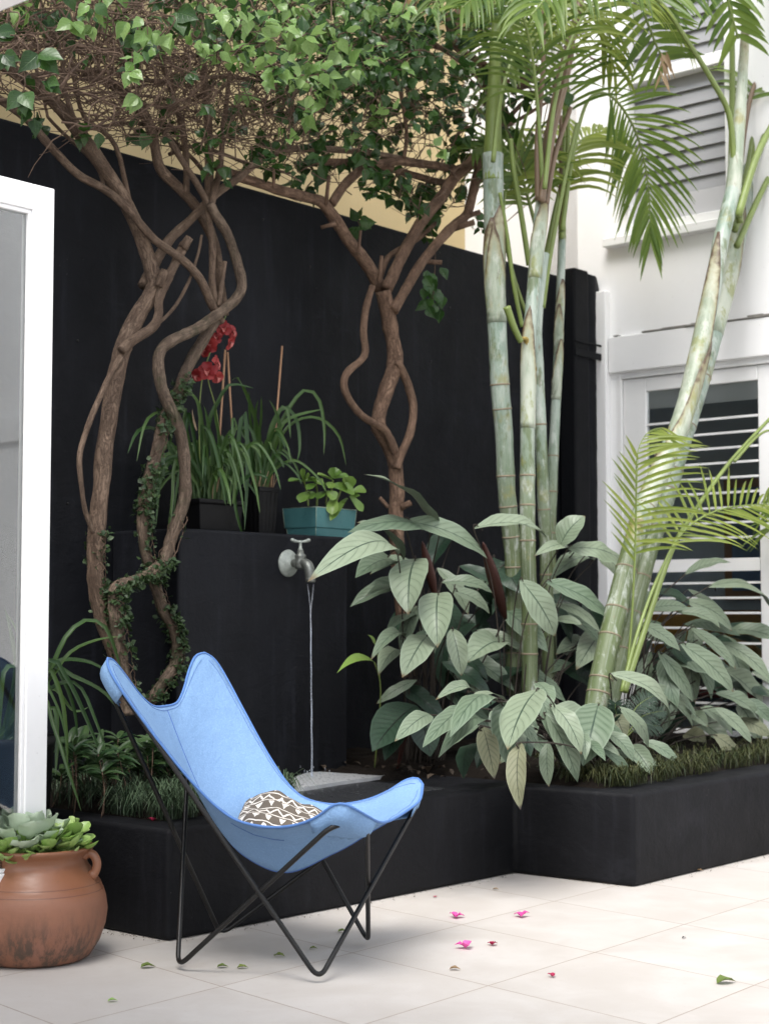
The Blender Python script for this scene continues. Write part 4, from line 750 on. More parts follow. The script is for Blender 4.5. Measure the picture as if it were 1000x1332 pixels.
def flap(o, base, tip, v, wpx, grow=1.0):
    """an old leaf base wrapped round its cane: a shell whose rim rises to one ragged point"""
    P = PATHS[o.as_pointer()]; py = [q[2] for q in P]; p0 = onv(base[0], base[1], v); k = pxm(p0); y0, y1 = base[1], tip[1]
    def at(y):
        j = int(np.argmin(np.abs(np.array(py) - y))); j = min(max(j, 1), len(P) - 2); return P[j][0], P[j][1], nrm(P[j + 1][0] - P[j - 1][0])
    c1, _, _ = at(y1); pt = onv(tip[0], tip[1], v); n = 28; rows = []; t = MB(); H = 16
    cb, rb, tb = at(y0); side = nrm(onv(tip[0], y1, v) - c1 + tocam(c1) * .03); ph = R.random() * 9
    low = y0 + (y0 - y1) * R.uniform(.9, 1.5); rows = []
    for h in range(H + 1):
        row = []
        for q in range(n):
            a = 2 * math.pi * q / n; yb = low
            cc, rr, tt = at(y0); x = nrm(np.cross(tt, side)); x2 = nrm(np.cross(x, tt)); dcos = math.cos(a)
            rim = y0 + (y1 - y0) * max(0, (1 + dcos) / 2) ** 4 + (y0 - y1) * (.5 * (1 - dcos) / 2 + .12 * mnoise.noise(Vector((math.cos(a) * 2 + ph, math.sin(a) * 2, 0))))
            y = yb + (rim - yb) * h / H; c3, r3, t3 = at(max(y, py[-1])); up_ = max(0, (py[-1] - y)) * k; dirr = x2 * math.cos(a) + x * math.sin(a)
            flare = 1.012 + .10 * (h / H) ** 2 * grow + (.25 * (h / H) ** 4 * max(0, dcos) ** 2) * grow
            row.append(t.add(c3 + t3 * up_ + dirr * r3 * flare, (q / n, h / H), .5))
        rows.append(row)
    for a_, b_ in zip(rows, rows[1:]):
        for q in range(n): t.face(a_[q], a_[(q + 1) % n], b_[(q + 1) % n], b_[q])
    t.build('leaf_sheath', M_SHEATH, o, solid=.002)
PATHS = {}
o1 = palm('leftmost upright palm cane with a pale bulging sheath', [(668, 905), (668, 780), (667, 725), (659, 640), (655, 560), (650, 500), (646, 420), (643, 350), (642, 290), (641, 215), (641, 200)], PV_ + .16, 10, 13.5, (497, 532, 615, 655, 695, 740, 800, 850))
flap(o1, (648, 345), (655, 270), PV_ + .08, 22); flap(o1, (633, 340), (628, 288), PV_ + .1, 10)
o2 = palm('middle upright palm cane with three dark rings and an ochre stain', [(689, 905, .0), (688, 780), (686, 700), (686, 600), (687, 500), (688, 440), (692, 400), (697, 340), (702, 290), (706, 255), (708, 235)], PV_ - .02, 10.5, 8.5, (620, 656, 700, 776, 812, 850))
t = MB(); t.tube(cr(pv([(678, 440), (686, 445), (690, 480), (691, 498)], PV_ - .028), 4), [.004, .008, .012, .015, .018, .022, .025, .026, .0265, .026, .024, .02, .012], 10, knob=.3); t.build('fibre_stain', simple('ochre_fibre', (.20, .145, .035), .85, .7, 25, .8), o2)
flap(o2, (700, 300), (717, 255), PV_ - .1, 20); flap(o2, (690, 470), (672, 400), PV_ - .12, 16)
t = MB(); petiole(t, [(677, 444), (668, 425), (659, 399)], PV_ - .08, 4, 5); t.build('cut_petiole', M_PETI, o2)
o3 = palm('yellowish palm cane half hidden behind the ringed cane', [(712, 905), (711, 800), (710, 720), (706, 640), (703, 560), (700, 480), (698, 430), (702, 380), (708, 330)], PV_ + .12, 9, 6.5, (550, 664, 745, 800))
o4 = palm('rear upright palm cane with split papery sheaths', [(716, 890), (715, 760), (716, 680), (719, 600), (723, 520), (726, 450), (728, 390), (730, 340), (731, 300)], PV_ + .3, 8.5, 5, (596, 640, 690))
flap(o4, (731, 400), (741, 363), PV_ + .22, 14); flap(o4, (733, 480), (740, 440), PV_ + .22, 14); flap(o4, (722, 430), (724, 395), PV_ + .22, 10)
o5 = palm('near leaning palm cane ending in a torn sheath', [(773, 930), (785, 865), (800, 800), (816, 735), (838, 662), (862, 605), (888, 540), (906, 470), (921, 405), (930, 355), (938, 310), (948, 270), (955, 240)], PV_ - .3, 14.8, 10, (830, 790, 742, 682, 660, 600, 880, 905))
flap(o5, (920, 420), (921, 310), PV_ - .36, 24); flap(o5, (905, 560), (928, 450), PV_ - .36, 20)
o6 = palm('far leaning palm cane reaching up past the louvred window', [(792, 925), (805, 870), (824, 795), (843, 722), (866, 650), (888, 575), (908, 510), (925, 450), (941, 390), (955, 330), (964, 285), (971, 240), (980, 170)], PV_ - .14, 11, 10.5, (845, 800, 750, 690, 640, 610, 555, 490))
flap(o6, (955, 330), (950, 255), PV_ - .2, 22)
def crownshaft(o, path, v, r0, r1, mat=None):
    t = MB(); P = cr(pv(path, v), 10); N = len(P); k = pxm(P[0]); t.tube(P, [(r0 + (r1 - r0) * (i / (N - 1)) ** 1.3) * k for i in range(N)], 14, knob=.06); t.build('crownshaft', mat or M_PETI, o)
crownshaft(o1, [(641, 235), (641, 180), (643, 110), (645, 40), (648, -40)], PV_ + .16, 13.2, 3.5)
crownshaft(o2, [(705, 262), (709, 215), (718, 160), (730, 100), (745, 40), (755, 0)], PV_ - .02, 8.8, 5, M_PETIR)
crownshaft(o4, [(731, 310), (731, 260), (732, 200), (735, 120)], PV_ + .3, 5.2, 2.5)
crownshaft(o5, [(953, 255), (957, 205), (962, 150), (968, 60), (972, -30)], PV_ - .3, 10.6, 4, M_SHEATH)
crownshaft(o6, [(981, 175), (988, 120), (1000, 60), (1015, -40)], PV_ - .14, 11, 4, M_SHEATH)
# fronds
GOLD = dict(mat=M_PALMY)
frond(o2, [(706, 250), (700, 150), (690, 60), (670, 0), (640, -20), (600, 10)], PV_ - .05, .3, 34, 110)
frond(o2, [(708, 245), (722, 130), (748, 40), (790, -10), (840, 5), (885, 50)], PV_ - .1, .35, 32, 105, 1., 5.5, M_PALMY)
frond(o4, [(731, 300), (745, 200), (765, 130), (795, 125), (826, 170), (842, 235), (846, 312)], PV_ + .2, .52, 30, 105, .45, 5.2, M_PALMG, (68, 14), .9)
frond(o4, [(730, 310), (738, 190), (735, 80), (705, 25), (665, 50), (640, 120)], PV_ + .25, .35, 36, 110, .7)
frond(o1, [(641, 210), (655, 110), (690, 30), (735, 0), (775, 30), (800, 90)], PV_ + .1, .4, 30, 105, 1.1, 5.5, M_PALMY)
frond(o1, [(641, 215), (643, 110), (640, 20), (620, -30), (585, -25), (560, 15)], PV_ + .2, .4, 26, 100, .8)
frond(o3, [(706, 335), (690, 270), (672, 215), (650, 190), (615, 195)], PV_ + .35, .3, 24, 85, .7, 6.5, M_PALM)
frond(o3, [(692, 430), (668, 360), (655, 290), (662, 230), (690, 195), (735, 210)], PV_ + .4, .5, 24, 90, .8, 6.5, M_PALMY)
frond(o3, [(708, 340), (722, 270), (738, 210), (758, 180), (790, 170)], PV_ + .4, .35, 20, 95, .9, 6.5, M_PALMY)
frond(o6, [(962, 290), (955, 215), (948, 150), (928, 108), (895, 55), (858, 2), (800, -40), (740, -30), (690, 20)], PV_ - .3, .6, 34, 120, .9, 6, M_PALM, r0=5)
frond(o6, [(950, 255), (952, 120), (948, 0), (920, -60), (870, -50), (836, -5), (852, 55), (866, 80)], PV_ - .15, .55, 30, 95, .25, 8, M_PALM, (80, 60), .9, r0=5)
frond(o6, [(958, 250), (975, 130), (1010, 40), (1030, -30)], PV_ - .2, .35, 22, 75, .6, 7, M_PALM, r0=4.5, petm=M_PETIR)
frond(o6, [(960, 280), (985, 200), (1020, 130), (1060, 20), (1040, -60), (985, -70), (945, -30), (960, 50)], PV_ - .35, .55, 34, 90, .5, 8, M_PALM, (75, 50), .9, r0=5)
t = MB(); petiole(t, [(955, 300), (975, 230), (1000, 160), (1030, 90)], PV_ - .25, 4.5, 3.5); petiole(t, [(958, 320), (985, 260), (1015, 200)], PV_ - .27, 4.5, 3.5); petiole(t, [(958, 290), (978, 190), (985, 100), (1000, 40)], PV_ - .18, 5, 4); t.build('petiole', M_PETI, o6)
t = MB(); petiole(t, [(704, 262), (715, 190), (735, 110), (745, 60)], PV_ - .06, 5, 3); petiole(t, [(700, 260), (699, 180), (706, 90), (707, 0)], PV_ - .03, 4.5, 2.5); petiole(t, [(710, 265), (722, 200), (742, 140)], PV_ - .05, 4, 3); t.build('petiole', M_PETIR, o2)
t = MB(); petiole(t, [(731, 305), (729, 220), (729, 150)], PV_ + .28, 2.8, 2.2); t.build('petiole', M_PETIR, o4)
t = MB(); petiole(t, [(679, 425), (668, 370), (660, 310), (650, 250)], PV_ + .1, 3, 2.4); petiole(t, [(688, 345), (678, 280), (668, 220), (664, 180)], PV_ + .1, 3.8, 3); petiole(t, [(706, 400), (716, 330), (735, 230), (750, 160)], PV_ + .1, 3.2, 2.4); t.build('petiole', M_PETI, o3)
t = MB()                                       # dry flower husk
for i in range(14):
    p = onv(862 + R.uniform(-5, 8), 78 + R.uniform(-12, 20), PV_ - .2); q = p - Z * R.uniform(.05, .16) + RT * R.gauss(.01, .03); ribbon(t, arc(p, q, 5, tocam(p), R.uniform(-.1, .1)), .006, PROF_LF, tocam(p), .3, 1, R.random())
t.build('dry_husk', M_DRY, o6)
# young palm fronds low on the leaning canes
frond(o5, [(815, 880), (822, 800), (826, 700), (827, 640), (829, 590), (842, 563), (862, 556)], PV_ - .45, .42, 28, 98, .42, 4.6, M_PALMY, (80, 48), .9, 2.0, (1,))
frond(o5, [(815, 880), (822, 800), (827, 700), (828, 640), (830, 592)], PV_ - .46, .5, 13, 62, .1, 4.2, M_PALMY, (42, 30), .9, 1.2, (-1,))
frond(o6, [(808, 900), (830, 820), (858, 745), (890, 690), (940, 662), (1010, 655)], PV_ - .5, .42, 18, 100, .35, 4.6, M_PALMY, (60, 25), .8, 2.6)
t = MB(); petiole(t, [(812, 900), (838, 820), (872, 720), (900, 670), (950, 600), (1015, 530)], PV_ - .42, 4.5, 2.5); t.build('petiole', M_PETI, o6)
frond(o6, [(955, 600), (1000, 560), (1040, 600), (1050, 680), (1010, 700)], PV_ - .45, .5, 18, 95, .5, 6, M_PALM, (75, 60), .9, 2.0)
# ---------------------------------------------------------------- ground cover
def mondo(label, spots, mat, hpx):
    t = MB()
    for (u0, u1, v0, v1, n) in spots:
        for _ in range(n):
            a, b = R.uniform(u0, u1), R.uniform(v0, v1); p = W(a, b, ZT + .005)
            q = mnoise.noise(Vector((a * 11, b * 11, 0)))
            if mnoise.noise(Vector((a * 6, b * 6, 7))) < -.12: continue
            d = nrm(np.array([R.gauss(0, 1), R.gauss(0, 1), 0]) - V * .35); h = hpx * R.uniform(.55, 1.2) * (1 + .35 * q); ln = R.uniform(.4, 1.2)
            ribbon(t, [p, p + d * h * .15 * ln + Z * h * .5, p + d * h * .5 * ln + Z * h * .75, p + d * h * .95 * ln + Z * h * (.75 - .45 * ln)], .0027, PROF_LF, nrm(Z + d * -.5 + .01), .2, 1, max(0, min(1, R.random() * .75 + q * .5)))
    o = t.build('mondo_grass', mat); tag(o, label, 'ground cover', None, 'stuff'); return o
mondo('dark mondo grass edging the planter behind the blue chair', [(3.62, 4.25, 4.05, 4.42, 3000), (3.62, 4.25, 4.4, 4.95, 900)], M_MONDO, .125)
mondo('tawny green mondo grass along the planter edge below the leaning canes', [(5.46, 5.95, 3.44, 3.75, 800), (5.5, 7.4, 3.47, 3.75, 1900), (5.6, 7.5, 3.7, 4.3, 900)], M_MONDOR, .088)
def lowshrub(label, cx, cy, v, n, sx, sy):
    b = onv(cx, cy + 40, v); o = thing('low_shrub', label, 'shrub', b, 'low shrubs under the vines'); t = MB(); s = MB()
    for i in range(n):
        x, y = cx + R.uniform(-sx, sx), cy + R.uniform(-sy, sy); tip = onv(x, y, v + R.uniform(-.18, .18)); k = pxm(tip); g0 = np.array([tip[0] + R.uniform(-.03, .03), tip[1] + R.uniform(-.03, .03), ZT]); s.tube(cr([g0, (g0 + tip) / 2 + RT * .01, tip], 4), .0025, 5)
        for j in range(9):
            a = j * 2.4 + R.random(); d = nrm(RT * math.cos(a) + V * math.sin(a) + Z * R.uniform(-.1, .7)); L = R.uniform(22, 40) * k; nn = nrm(Z + d * -.2 + tocam(tip) * .4); bb = tip - Z * .01 * (j % 4); ribbon(t, arc(bb, bb + d * L - Z * L * .15, 6, Z, .12), L * .135, PROF_LF, nn, .3, 2, R.random(), .05)
    s.build('stem', M_TWIG, o); t.build('foliage', M_LOW, o)
lowshrub('low green shrub with narrow leaves behind the chair frame, nearest the strap plant', 140, 984, 4.5, 30, 60, 24)
lowshrub('low green shrub with narrow leaves tucked under the blue canvas sling', 240, 988, 4.45, 24, 50, 22)
# small fern
o = thing('fern', 'small dark fern at the foot of the leaning canes', 'fern', onv(830, 955, 3.9))
for (x0, y0, x1, y1) in ((812, 950, 850, 905), (815, 955, 862, 925), (808, 955, 800, 915), (815, 958, 858, 945), (800, 958, 780, 930)):
    frond(o, [(x0, y0), ((x0 + x1) / 2 - 3, (y0 + y1) / 2 - 8), (x1, y1)], 3.85, .15, 16, 22, .3, 3.2, M_CTEND, (70, 50), .8, 1.)
# leaf litter
t = MB()
for i in range(34):
    p = W(R.uniform(5.06, 5.5), R.uniform(4.0, 4.9), ZT + .02 + R.random() * .02); d = nrm(np.array([R.gauss(0, 1), R.gauss(0, 1), .2])); L = R.uniform(.02, .06); ribbon(t, arc(p, p + d * L, 4, Z, .2), L * .3, PROF_OV, Z, .3, 2, R.random() * .6)
tag(t.build('leaf_litter', M_LITTER), 'brown leaf litter on the soil right of the falling water', 'leaf litter', None, 'stuff')
# ---------------------------------------------------------------- the butterfly chair
FT = [onz(x, y, .009) for x, y in ((231, 1259), (415, 1276), (479, 1226), (287, 1217))]
CC = sum(FT) / 4; CC[2] = 0; fx = nrm((FT[1] + FT[2]) / 2 - (FT[0] + FT[3]) / 2); sx_ = nrm(np.cross(Z, fx))
def ch(a, b, z): return CC + fx * a + sx_ * b + Z * z
chair = thing('butterfly_chair', 'blue canvas butterfly chair on a bent black rod frame', 'chair', CC)
ends = dict(RL=(-.390, -.358, .880), RR=(-.390, .358, .880), FN=(.356, -.312, .462), FF=(.356, .312, .462))
def fillet(pts, rads, n=7, closed=True):
    out = []; N = len(pts)
    for i in range(N):
        a, b, c = pts[i - 1], pts[i], pts[(i + 1) % N]; r = rads[i]; d1 = nrm(a - b); d2 = nrm(c - b); p, q = b + d1 * r, b + d2 * r
        for k in range(n + 1):
            t = k / n; out.append(p * (1 - t) ** 2 + b * 2 * t * (1 - t) + q * t * t)
    return out
def corner(e, sgn, wd):
    a, b, z = ends[e]; ta = nrm(np.array([-b, a, 0.])) * wd
    p, q = ch(a + ta[0], b + ta[1], z), ch(a - ta[0], b - ta[1], z); return p, q
t = MB()
def loop(f1, e1, f2, e2, w1, w2):
    def order(e, wd, nearto):
        p, q = corner(e, 1, wd); return (p, q) if np.linalg.norm((p - nearto)[:2]) < np.linalg.norm((q - nearto)[:2]) else (q, p)
    a1, b1 = order(e1, w1, FT[f1]); a2, b2 = order(e2, w2, FT[f2])
    pts = [FT[f1], a1, b1, FT[f2], a2, b2]; t.tube(fillet(pts, [.045, .045, .045, .045, .05, .05]), .0076, 10, True)
loop(3, 'RL', 1, 'FF', .038, .056); loop(0, 'RR', 2, 'FN', .038, .056)
t.build('frame', M_ROD, chair)
def mir(h): return [(a, -b, z) for a, b, z in h]
back = [(-.363, 0, .762), (-.364, .09, .768), (-.374, .165, .808), (-.387, .235, .868), (-.393, .30, .912), (-.385, .355, .922)]
side = [(-.385, .355, .922), (-.365, .392, .90), (-.33, .40, .848), (-.252, .375, .735), (-.173, .345, .625), (-.108, .32, .545), (-.052, .30, .488), (.008, .29, .452), (.1, .29, .438), (.191, .31, .45), (.263, .335, .478), (.321, .36, .515), (.358, .368, .522), (.384, .345, .505)]
front = [(.384, .345, .505), (.402, .25, .468), (.394, .17, .45), (.382, .08, .436), (.38, 0, .432)]
center = [(-.363, 0, .762), (-.30, 0, .61), (-.225, 0, .455), (-.14, 0, .33), (-.06, 0, .27), (.02, 0, .25), (.11, 0, .27), (.21, 0, .325), (.30, 0, .385), (.38, 0, .432)]
NH, NL = 19, 61
bk = resample(cr(back, 6), NH); fr = resample(cr(front, 6), NH)[::-1]; sd_ = resample(cr(side, 6), NL); ce = resample(cr(center, 6), NL)
HG = np.zeros((NL, NH, 3)); HG[0] = bk; HG[-1] = fr; HG[:, -1] = sd_; HG[:, 0] = ce
for i in range(1, NL - 1):
    for j in range(1, NH - 1):
        s_ = j / (NH - 1); r_ = i / (NL - 1)
        HG[i, j] = (1 - s_) * ce[i] + s_ * sd_[i] + (1 - r_) * bk[j] + r_ * fr[j] - ((1 - s_) * (1 - r_) * ce[0] + s_ * (1 - r_) * sd_[0] + (1 - s_) * r_ * ce[-1] + s_ * r_ * sd_[-1])
for _ in range(260):
    Q = HG.copy(); HG[1:-1, 1:-1] = .25 * (Q[:-2, 1:-1] + Q[2:, 1:-1] + Q[1:-1, :-2] + Q[1:-1, 2:])
# a hanging sheet is fuller than a stretched film: let the cloth belly a little, smoothly across the middle
full = np.concatenate([HG[:, :0:-1] * np.array([1, -1, 1]), HG], 1); NW = full.shape[1]
for _ in range(5):
    Q = full.copy(); full[1:-1, 1:-1] = .5 * Q[1:-1, 1:-1] + .125 * (Q[:-2, 1:-1] + Q[2:, 1:-1] + Q[1:-1, :-2] + Q[1:-1, 2:])
for i in range(1, NL - 1):
    for j in range(1, NW - 1):
        p = full[i, j]; full[i, j, 2] += .007 * mnoise.noise(Vector((p[0] * 5, p[1] * 5, 2.))) + .0045 * mnoise.noise(Vector(((p[0] - p[1]) * 6, (p[0] + p[1]) * 22, 5.))) * min(1, 3.5 * abs(p[1])) + .004 * mnoise.noise(Vector((p[0] * 9, p[1] * 16, 9.)))
WG = np.array([[ch(*full[i, j]) for j in range(NW)] for i in range(NL)])
t = MB(); t.grid(WG[::, ::]); sling = t.build('sling', M_CANVAS, chair, solid=.003)
edge = [WG[0, j] for j in range(NW)] + [WG[i, -1] for i in range(1, NL)] + [WG[-1, j] for j in range(NW - 2, -1, -1)] + [WG[i, 0] for i in range(NL - 2, 0, -1)]
t = MB(); t.tube(edge, .0042, 7, True); t.build('piping', M_PIPING, sling)
def gnorm(i, j):
    a = WG[min(i + 1, NL - 1), j] - WG[max(i - 1, 0), j]; b = WG[i, min(j + 1, NW - 1)] - WG[i, max(j - 1, 0)]; n_ = nrm(np.cross(a, b)); return n_
# pockets over the frame ends: a second skin below each lobe, sewn along the rim and open towards the seat
cen3 = ch(-.05, 0, .75)
for (ci, cj, rad) in ((0, 0, .125), (0, NW - 1, .125), (NL - 1, 0, .15), (NL - 1, NW - 1, .15)):
    t = MB(); idx = {}
    tipp = WG[ci, cj]
    def vid(i, j):
        if (i, j) not in idx:
            p = WG[i, j]; n_ = gnorm(i, j); n_ = -n_ if n_ @ (cen3 - p) > 0 else n_
            de = min(min(np.linalg.norm(p - e_) for e_ in edge), .05); d = np.linalg.norm(p - tipp)
            idx[(i, j)] = t.add(p + n_ * (.001 + .042 * math.sin(min(1, de / .032) * math.pi / 2)), (j / NW, i / NL))
        return idx[(i, j)]
    for i in range(NL - 1):
        for j in range(NW - 1):
            c4 = (WG[i, j] + WG[i + 1, j + 1]) / 2
            if np.linalg.norm(c4 - tipp) < rad and (i < NL / 2) == (ci == 0) and (j < NW / 2) == (cj == 0): t.face(vid(i, j), vid(i, j + 1), vid(i + 1, j + 1), vid(i + 1, j))
    ec = {}
    for f_ in t.f:
        for e_ in zip(f_, f_[1:] + f_[:1]): ec[tuple(sorted(e_))] = ec.get(tuple(sorted(e_)), 0) + 1
    inv = {b: a for a, b in idx.items()}; border = lambda q: inv[q][0] in (0, NL - 1) or inv[q][1] in (0, NW - 1)
    hm = MB()
    for (p_, q_), n__ in ec.items():
        if n__ == 1 and not (border(p_) and border(q_)): hm.tube([np.array(t.v[p_]), np.array(t.v[q_])], .0026, 6)
    pk = t.build('pocket', M_CANVAS, sling, solid=.003); 0
# seam and stitch rows
t = MB()
def under(i, j, d): p = WG[i, j]; n_ = gnorm(i, j); n_ = -n_ if n_ @ (cen3 - p) > 0 else n_; return p + n_ * d
mid = NW // 2
t.tube([under(i, mid, -.0018) for i in range(1, NL - 1)], .0016, 5); t.tube([under(i, mid, .0022) for i in range(1, NL - 1)], .0022, 5)
for jj in (1, NW - 2):
    for sgn in (-1, 1): t.tube([under(i, jj, .0019 * sgn) for i in range(2, NL - 2)], .0008, 4)
for ii in (1, NL - 2):
    for sgn in (-1, 1): t.tube([under(ii, j, .0019 * sgn) for j in range(2, NW - 2)], .0008, 4)
for jj in (8, NW - 9):
    t.tube([under(i, jj, .0022) for i in range(int(NL * .52), int(NL * .72))], .001, 4)
t.build('seam', M_STITCH, sling)
# cushion
t = MB(); n_ = 34; cx3 = ch(.04, .0, .388); e1 = nrm(fx * .93 + sx_ * -.12 + Z * -.14); e2 = nrm(sx_ * .82 + fx * -.2 + Z * .36); e3 = nrm(np.cross(e1, e2)); e3 = e3 if e3[2] > 0 else -e3
for sg in (1, -1):
    P = []
    for y in np.linspace(-1, 1, n_):
        row = []
        for x in np.linspace(-1, 1, n_):
            b = (max(0, 1 - abs(x) ** 2.6) * max(0, 1 - abs(y) ** 2.6)) ** .55; pin = 1 - .10 * (1 - abs(y) ** 2) * abs(x) ** 3
            q = cx3 + e1 * .165 * x * (1 - .16 * abs(y) ** 3) + e2 * .15 * y * (1 - .16 * abs(x) ** 3) + e3 * sg * .058 * b
            q = q + e3 * (.018 * mnoise.noise(Vector((x * 1.6, y * 1.6, 1.))) + .009 * b * mnoise.noise(Vector((x * 4, y * 4, 4. + sg)))) + e3 * .035 * max(0, y - .1) * math.exp(-((x + .25) / .35) ** 2) - e3 * .02 * math.exp(-((x + .12) ** 2 + (y - .55) ** 2) / .02)
            aa, bb = float((q - CC) @ fx), float((q - CC) @ sx_); dd = (full[:, :, 0] - aa) ** 2 + (full[:, :, 1] - bb) ** 2; w8 = np.exp(-dd / .0008); zs_ = float((w8 * full[:, :, 2]).sum() / max(w8.sum(), 1e-9)) if w8.sum() > 1e-6 else 0.
            q = q.copy(); lim = zs_ + (.012 if sg < 0 else .03 + .0 * b); q[2] = q[2] + max(0., min(lim - q[2], .07))
            row.append(q)
        P.append(row if sg > 0 else row[::-1])
    uvs = [[((j if sg > 0 else n_ - 1 - j) / (n_ - 1), i / (n_ - 1)) for j in range(n_)] for i in range(n_)]
    t.grid(P, 0, uvs)
tag(t.build('printed_cushion', M_CUSH), 'dark brown and white geometric print cushion slumped in the blue chair', 'cushion')
# ---------------------------------------------------------------- terracotta jar of succulents
JC = onz(46, 1247, 0); jar = thing('terracotta_jar', 'round terracotta jar planted with succulents on the pale tiles', 'pot', JC)
t = MB(); t.lathe(JC, [(.01, .012), (.135, .004), (.152, .002), (.168, .012), (.196, .055), (.213, .105), (.218, .148), (.2125, .185), (.204, .211), (.2025, .2125), (.1995, .218), (.194, .2315), (.192, .233), (.189, .2385), (.172, .262), (.158, .281), (.151, .295), (.152, .308), (.160, .321), (.170, .331), (.173, .338), (.169, .343), (.160, .340), (.148, .325), (.142, .30), (.142, .285), (.01, .284)], 72, wob=.012)
t.build('body', M_TERRA, jar)
t = MB(); hd = nrm(RT * .985 + FW * .17 * 0 + np.array([0, -.17, 0])); pts = [JC + hd * .150 + Z * .312, JC + hd * .170 + Z * .322, JC + hd * .187 + Z * .312, JC + hd * .194 + Z * .288, JC + hd * .186 + Z * .264, JC + hd * .172 + Z * .252]
t.tube(cr(pts, 6), [.009] * 6 + [.0095] * 19 + [.011] * 6, 12, ell=1.5); t.build('handle', M_TERRA, jar)
t = MB(); t.lathe(JC, [(.01, .289), (.144, .289), (.01, .2895)], 30); t.build('soil', M_SOIL, jar)
def fleshy(t, p, d, L, hw, nn, r, pr=PROF_SP, up=.1, th=.012, wave=0., fold=.25, nseg=9):
    ribbon(t, arc(p, p + nrm(d) * L, nseg, nrm(nn), up), hw, pr, nrm(nn), fold, 3, r, wave, th)
t = MB()
rc = onv(34, 1112, onz(46, 1247, 0) @ V - .02); 
def rosette(t, c, n, Ls, hw, tilt0, tilt1, wave, ax=Z, th=.01):
    for i in range(n):
        q = i / n; a = i * 2.399; el = tilt0 + (tilt1 - tilt0) * q; d = RT * math.cos(a) * math.cos(el) + np.array([0, 1, 0]) * math.sin(a) * math.cos(el) + ax * math.sin(el); L = Ls * (1 - .45 * q) * R.uniform(.9, 1.1)
        nn = nrm(ax * math.cos(el) - (d - ax * (d @ ax)) * math.sin(el)); fleshy(t, c + d * .012, d, L, hw * (1 - .35 * q) * R.uniform(.9, 1.1), nn, R.random() * .8 + .2 * q, PROF_SP, -.1, th, wave, .3)
rosette(t, rc + Z * .045, 24, .155, .05, .0, 1.25, .22)
t.build('grey_rosette', M_ROS, jar, label='grey green rosette with toothed ruffled leaves')
t = MB(); s = MB()
def jadeplant(t, s, c, n, hgt, L, hw, spread, mats=None):
    for i in range(n):
        a = R.uniform(0, 6.28); q = R.uniform(0, 1) ** .6 * spread; top_ = c + RT * math.cos(a) * q + np.array([0, 1, 0]) * math.sin(a) * q + Z * hgt * R.uniform(.5, 1.1) * (1 - .4 * q / spread)
        s.tube(cr([c + (top_ - c) * .1, (c + top_) / 2 + Z * hgt * .1, top_], 4), .005, 7)
        b = R.uniform(0, 6.28)
        for j in range(6):
            aa = b + j * 2.2; d = RT * math.cos(aa) + np.array([0, 1, 0]) * math.sin(aa) + Z * R.uniform(.05, .9); l = L * R.uniform(.65, 1.15); fleshy(t, top_ - Z * .012 * (j // 2), d, l, hw * l / L, nrm(Z * 1. - d * .35 + tocam(top_) * .35), R.random(), PROF_SP, -.06, .007)
c0 = JC + Z * .30
for off in ((.03, -.08), (.085, -.05), (.10, .0), (-.02, -.11), (-.09, -.10)): jadeplant(t, s, c0 + RT * off[0] + np.array([0, off[1], 0]), 5, .095, .075, .021, .05)
jadeplant(t, s, c0 + RT * .115 + np.array([0, .02, 0]), 2, .13, .04, .011, .02)
t.build('green_succulent', M_JADE2, jar); s.build('succulent_stem', M_PETI, jar)
# ---------------------------------------------------------------- pots on the fountain block
TPZ = BZ + .002
def strappy(o, c, specs, hw, mat, extra=0, spread=.05, hang=.16):
    t = MB()
    for pts in specs:                           # leaves seen one by one: pixel path at their own depth
        P = cr([c + np.array([R.uniform(-.03, .03), R.uniform(-.03, .03), 0])] + [onv(q[0], q[1], (c @ V) + (q[2] if len(q) > 2 else -hang * (iq + 1) / len(pts))) for iq, q in enumerate(pts)], 6); P = list(resample(P, 18)); nn = nrm(tocam(P[8]) + Z * .5 + RT * R.gauss(0, .25)); ribbon(t, P, hw * R.uniform(.85, 1.15), PROF_ST, nn, .35, 2, R.random())
    for ie in range(extra):
        a = R.uniform(0, 6.28); q = R.uniform(0, spread); p = c + RT * math.cos(a) * q + V * math.sin(a) * q; o2_ = nrm(RT * math.cos(a) + V * math.sin(a) - V * .25); h = R.uniform(.12, .28); sp = R.uniform(.03, .16); dr = R.uniform(.6, 1)
        if ie % 3 == 0: sp = R.uniform(.16, .30); dr = R.uniform(-.5, .5)
        P = cr([p, p + Z * h * .6 + o2_ * sp * .15, p + Z * h + o2_ * sp * .5, p + Z * h * (.5 + .5 * dr) + o2_ * sp * .85, p + Z * h * dr * .9 + o2_ * sp], 5); ribbon(t, P, hw * R.uniform(.6, 1), PROF_ST, nrm(tocam(p) + o2_ * .2 + Z * .3), .4, 2, R.random())
    return t.build('foliage', mat, o)
def stake(o, a, b, v, v2): t = MB(); t.tube([onv(a[0], a[1], v), onv(b[0], b[1], v2)], .0045, 7, knob=.1); t.build('stake', M_BAMBOO, o)
k1 = W(4.47, 4.93, TPZ); k1 = onz(268, 683, TPZ); k1 = onv(270, 684, 4.90); k1[2] = TPZ
pA = thing('potted_orchid', 'black trough of strap leaved orchids with red flowers above the fountain block', 'potted plant', k1, 'potted orchids on the fountain block')
t = MB()
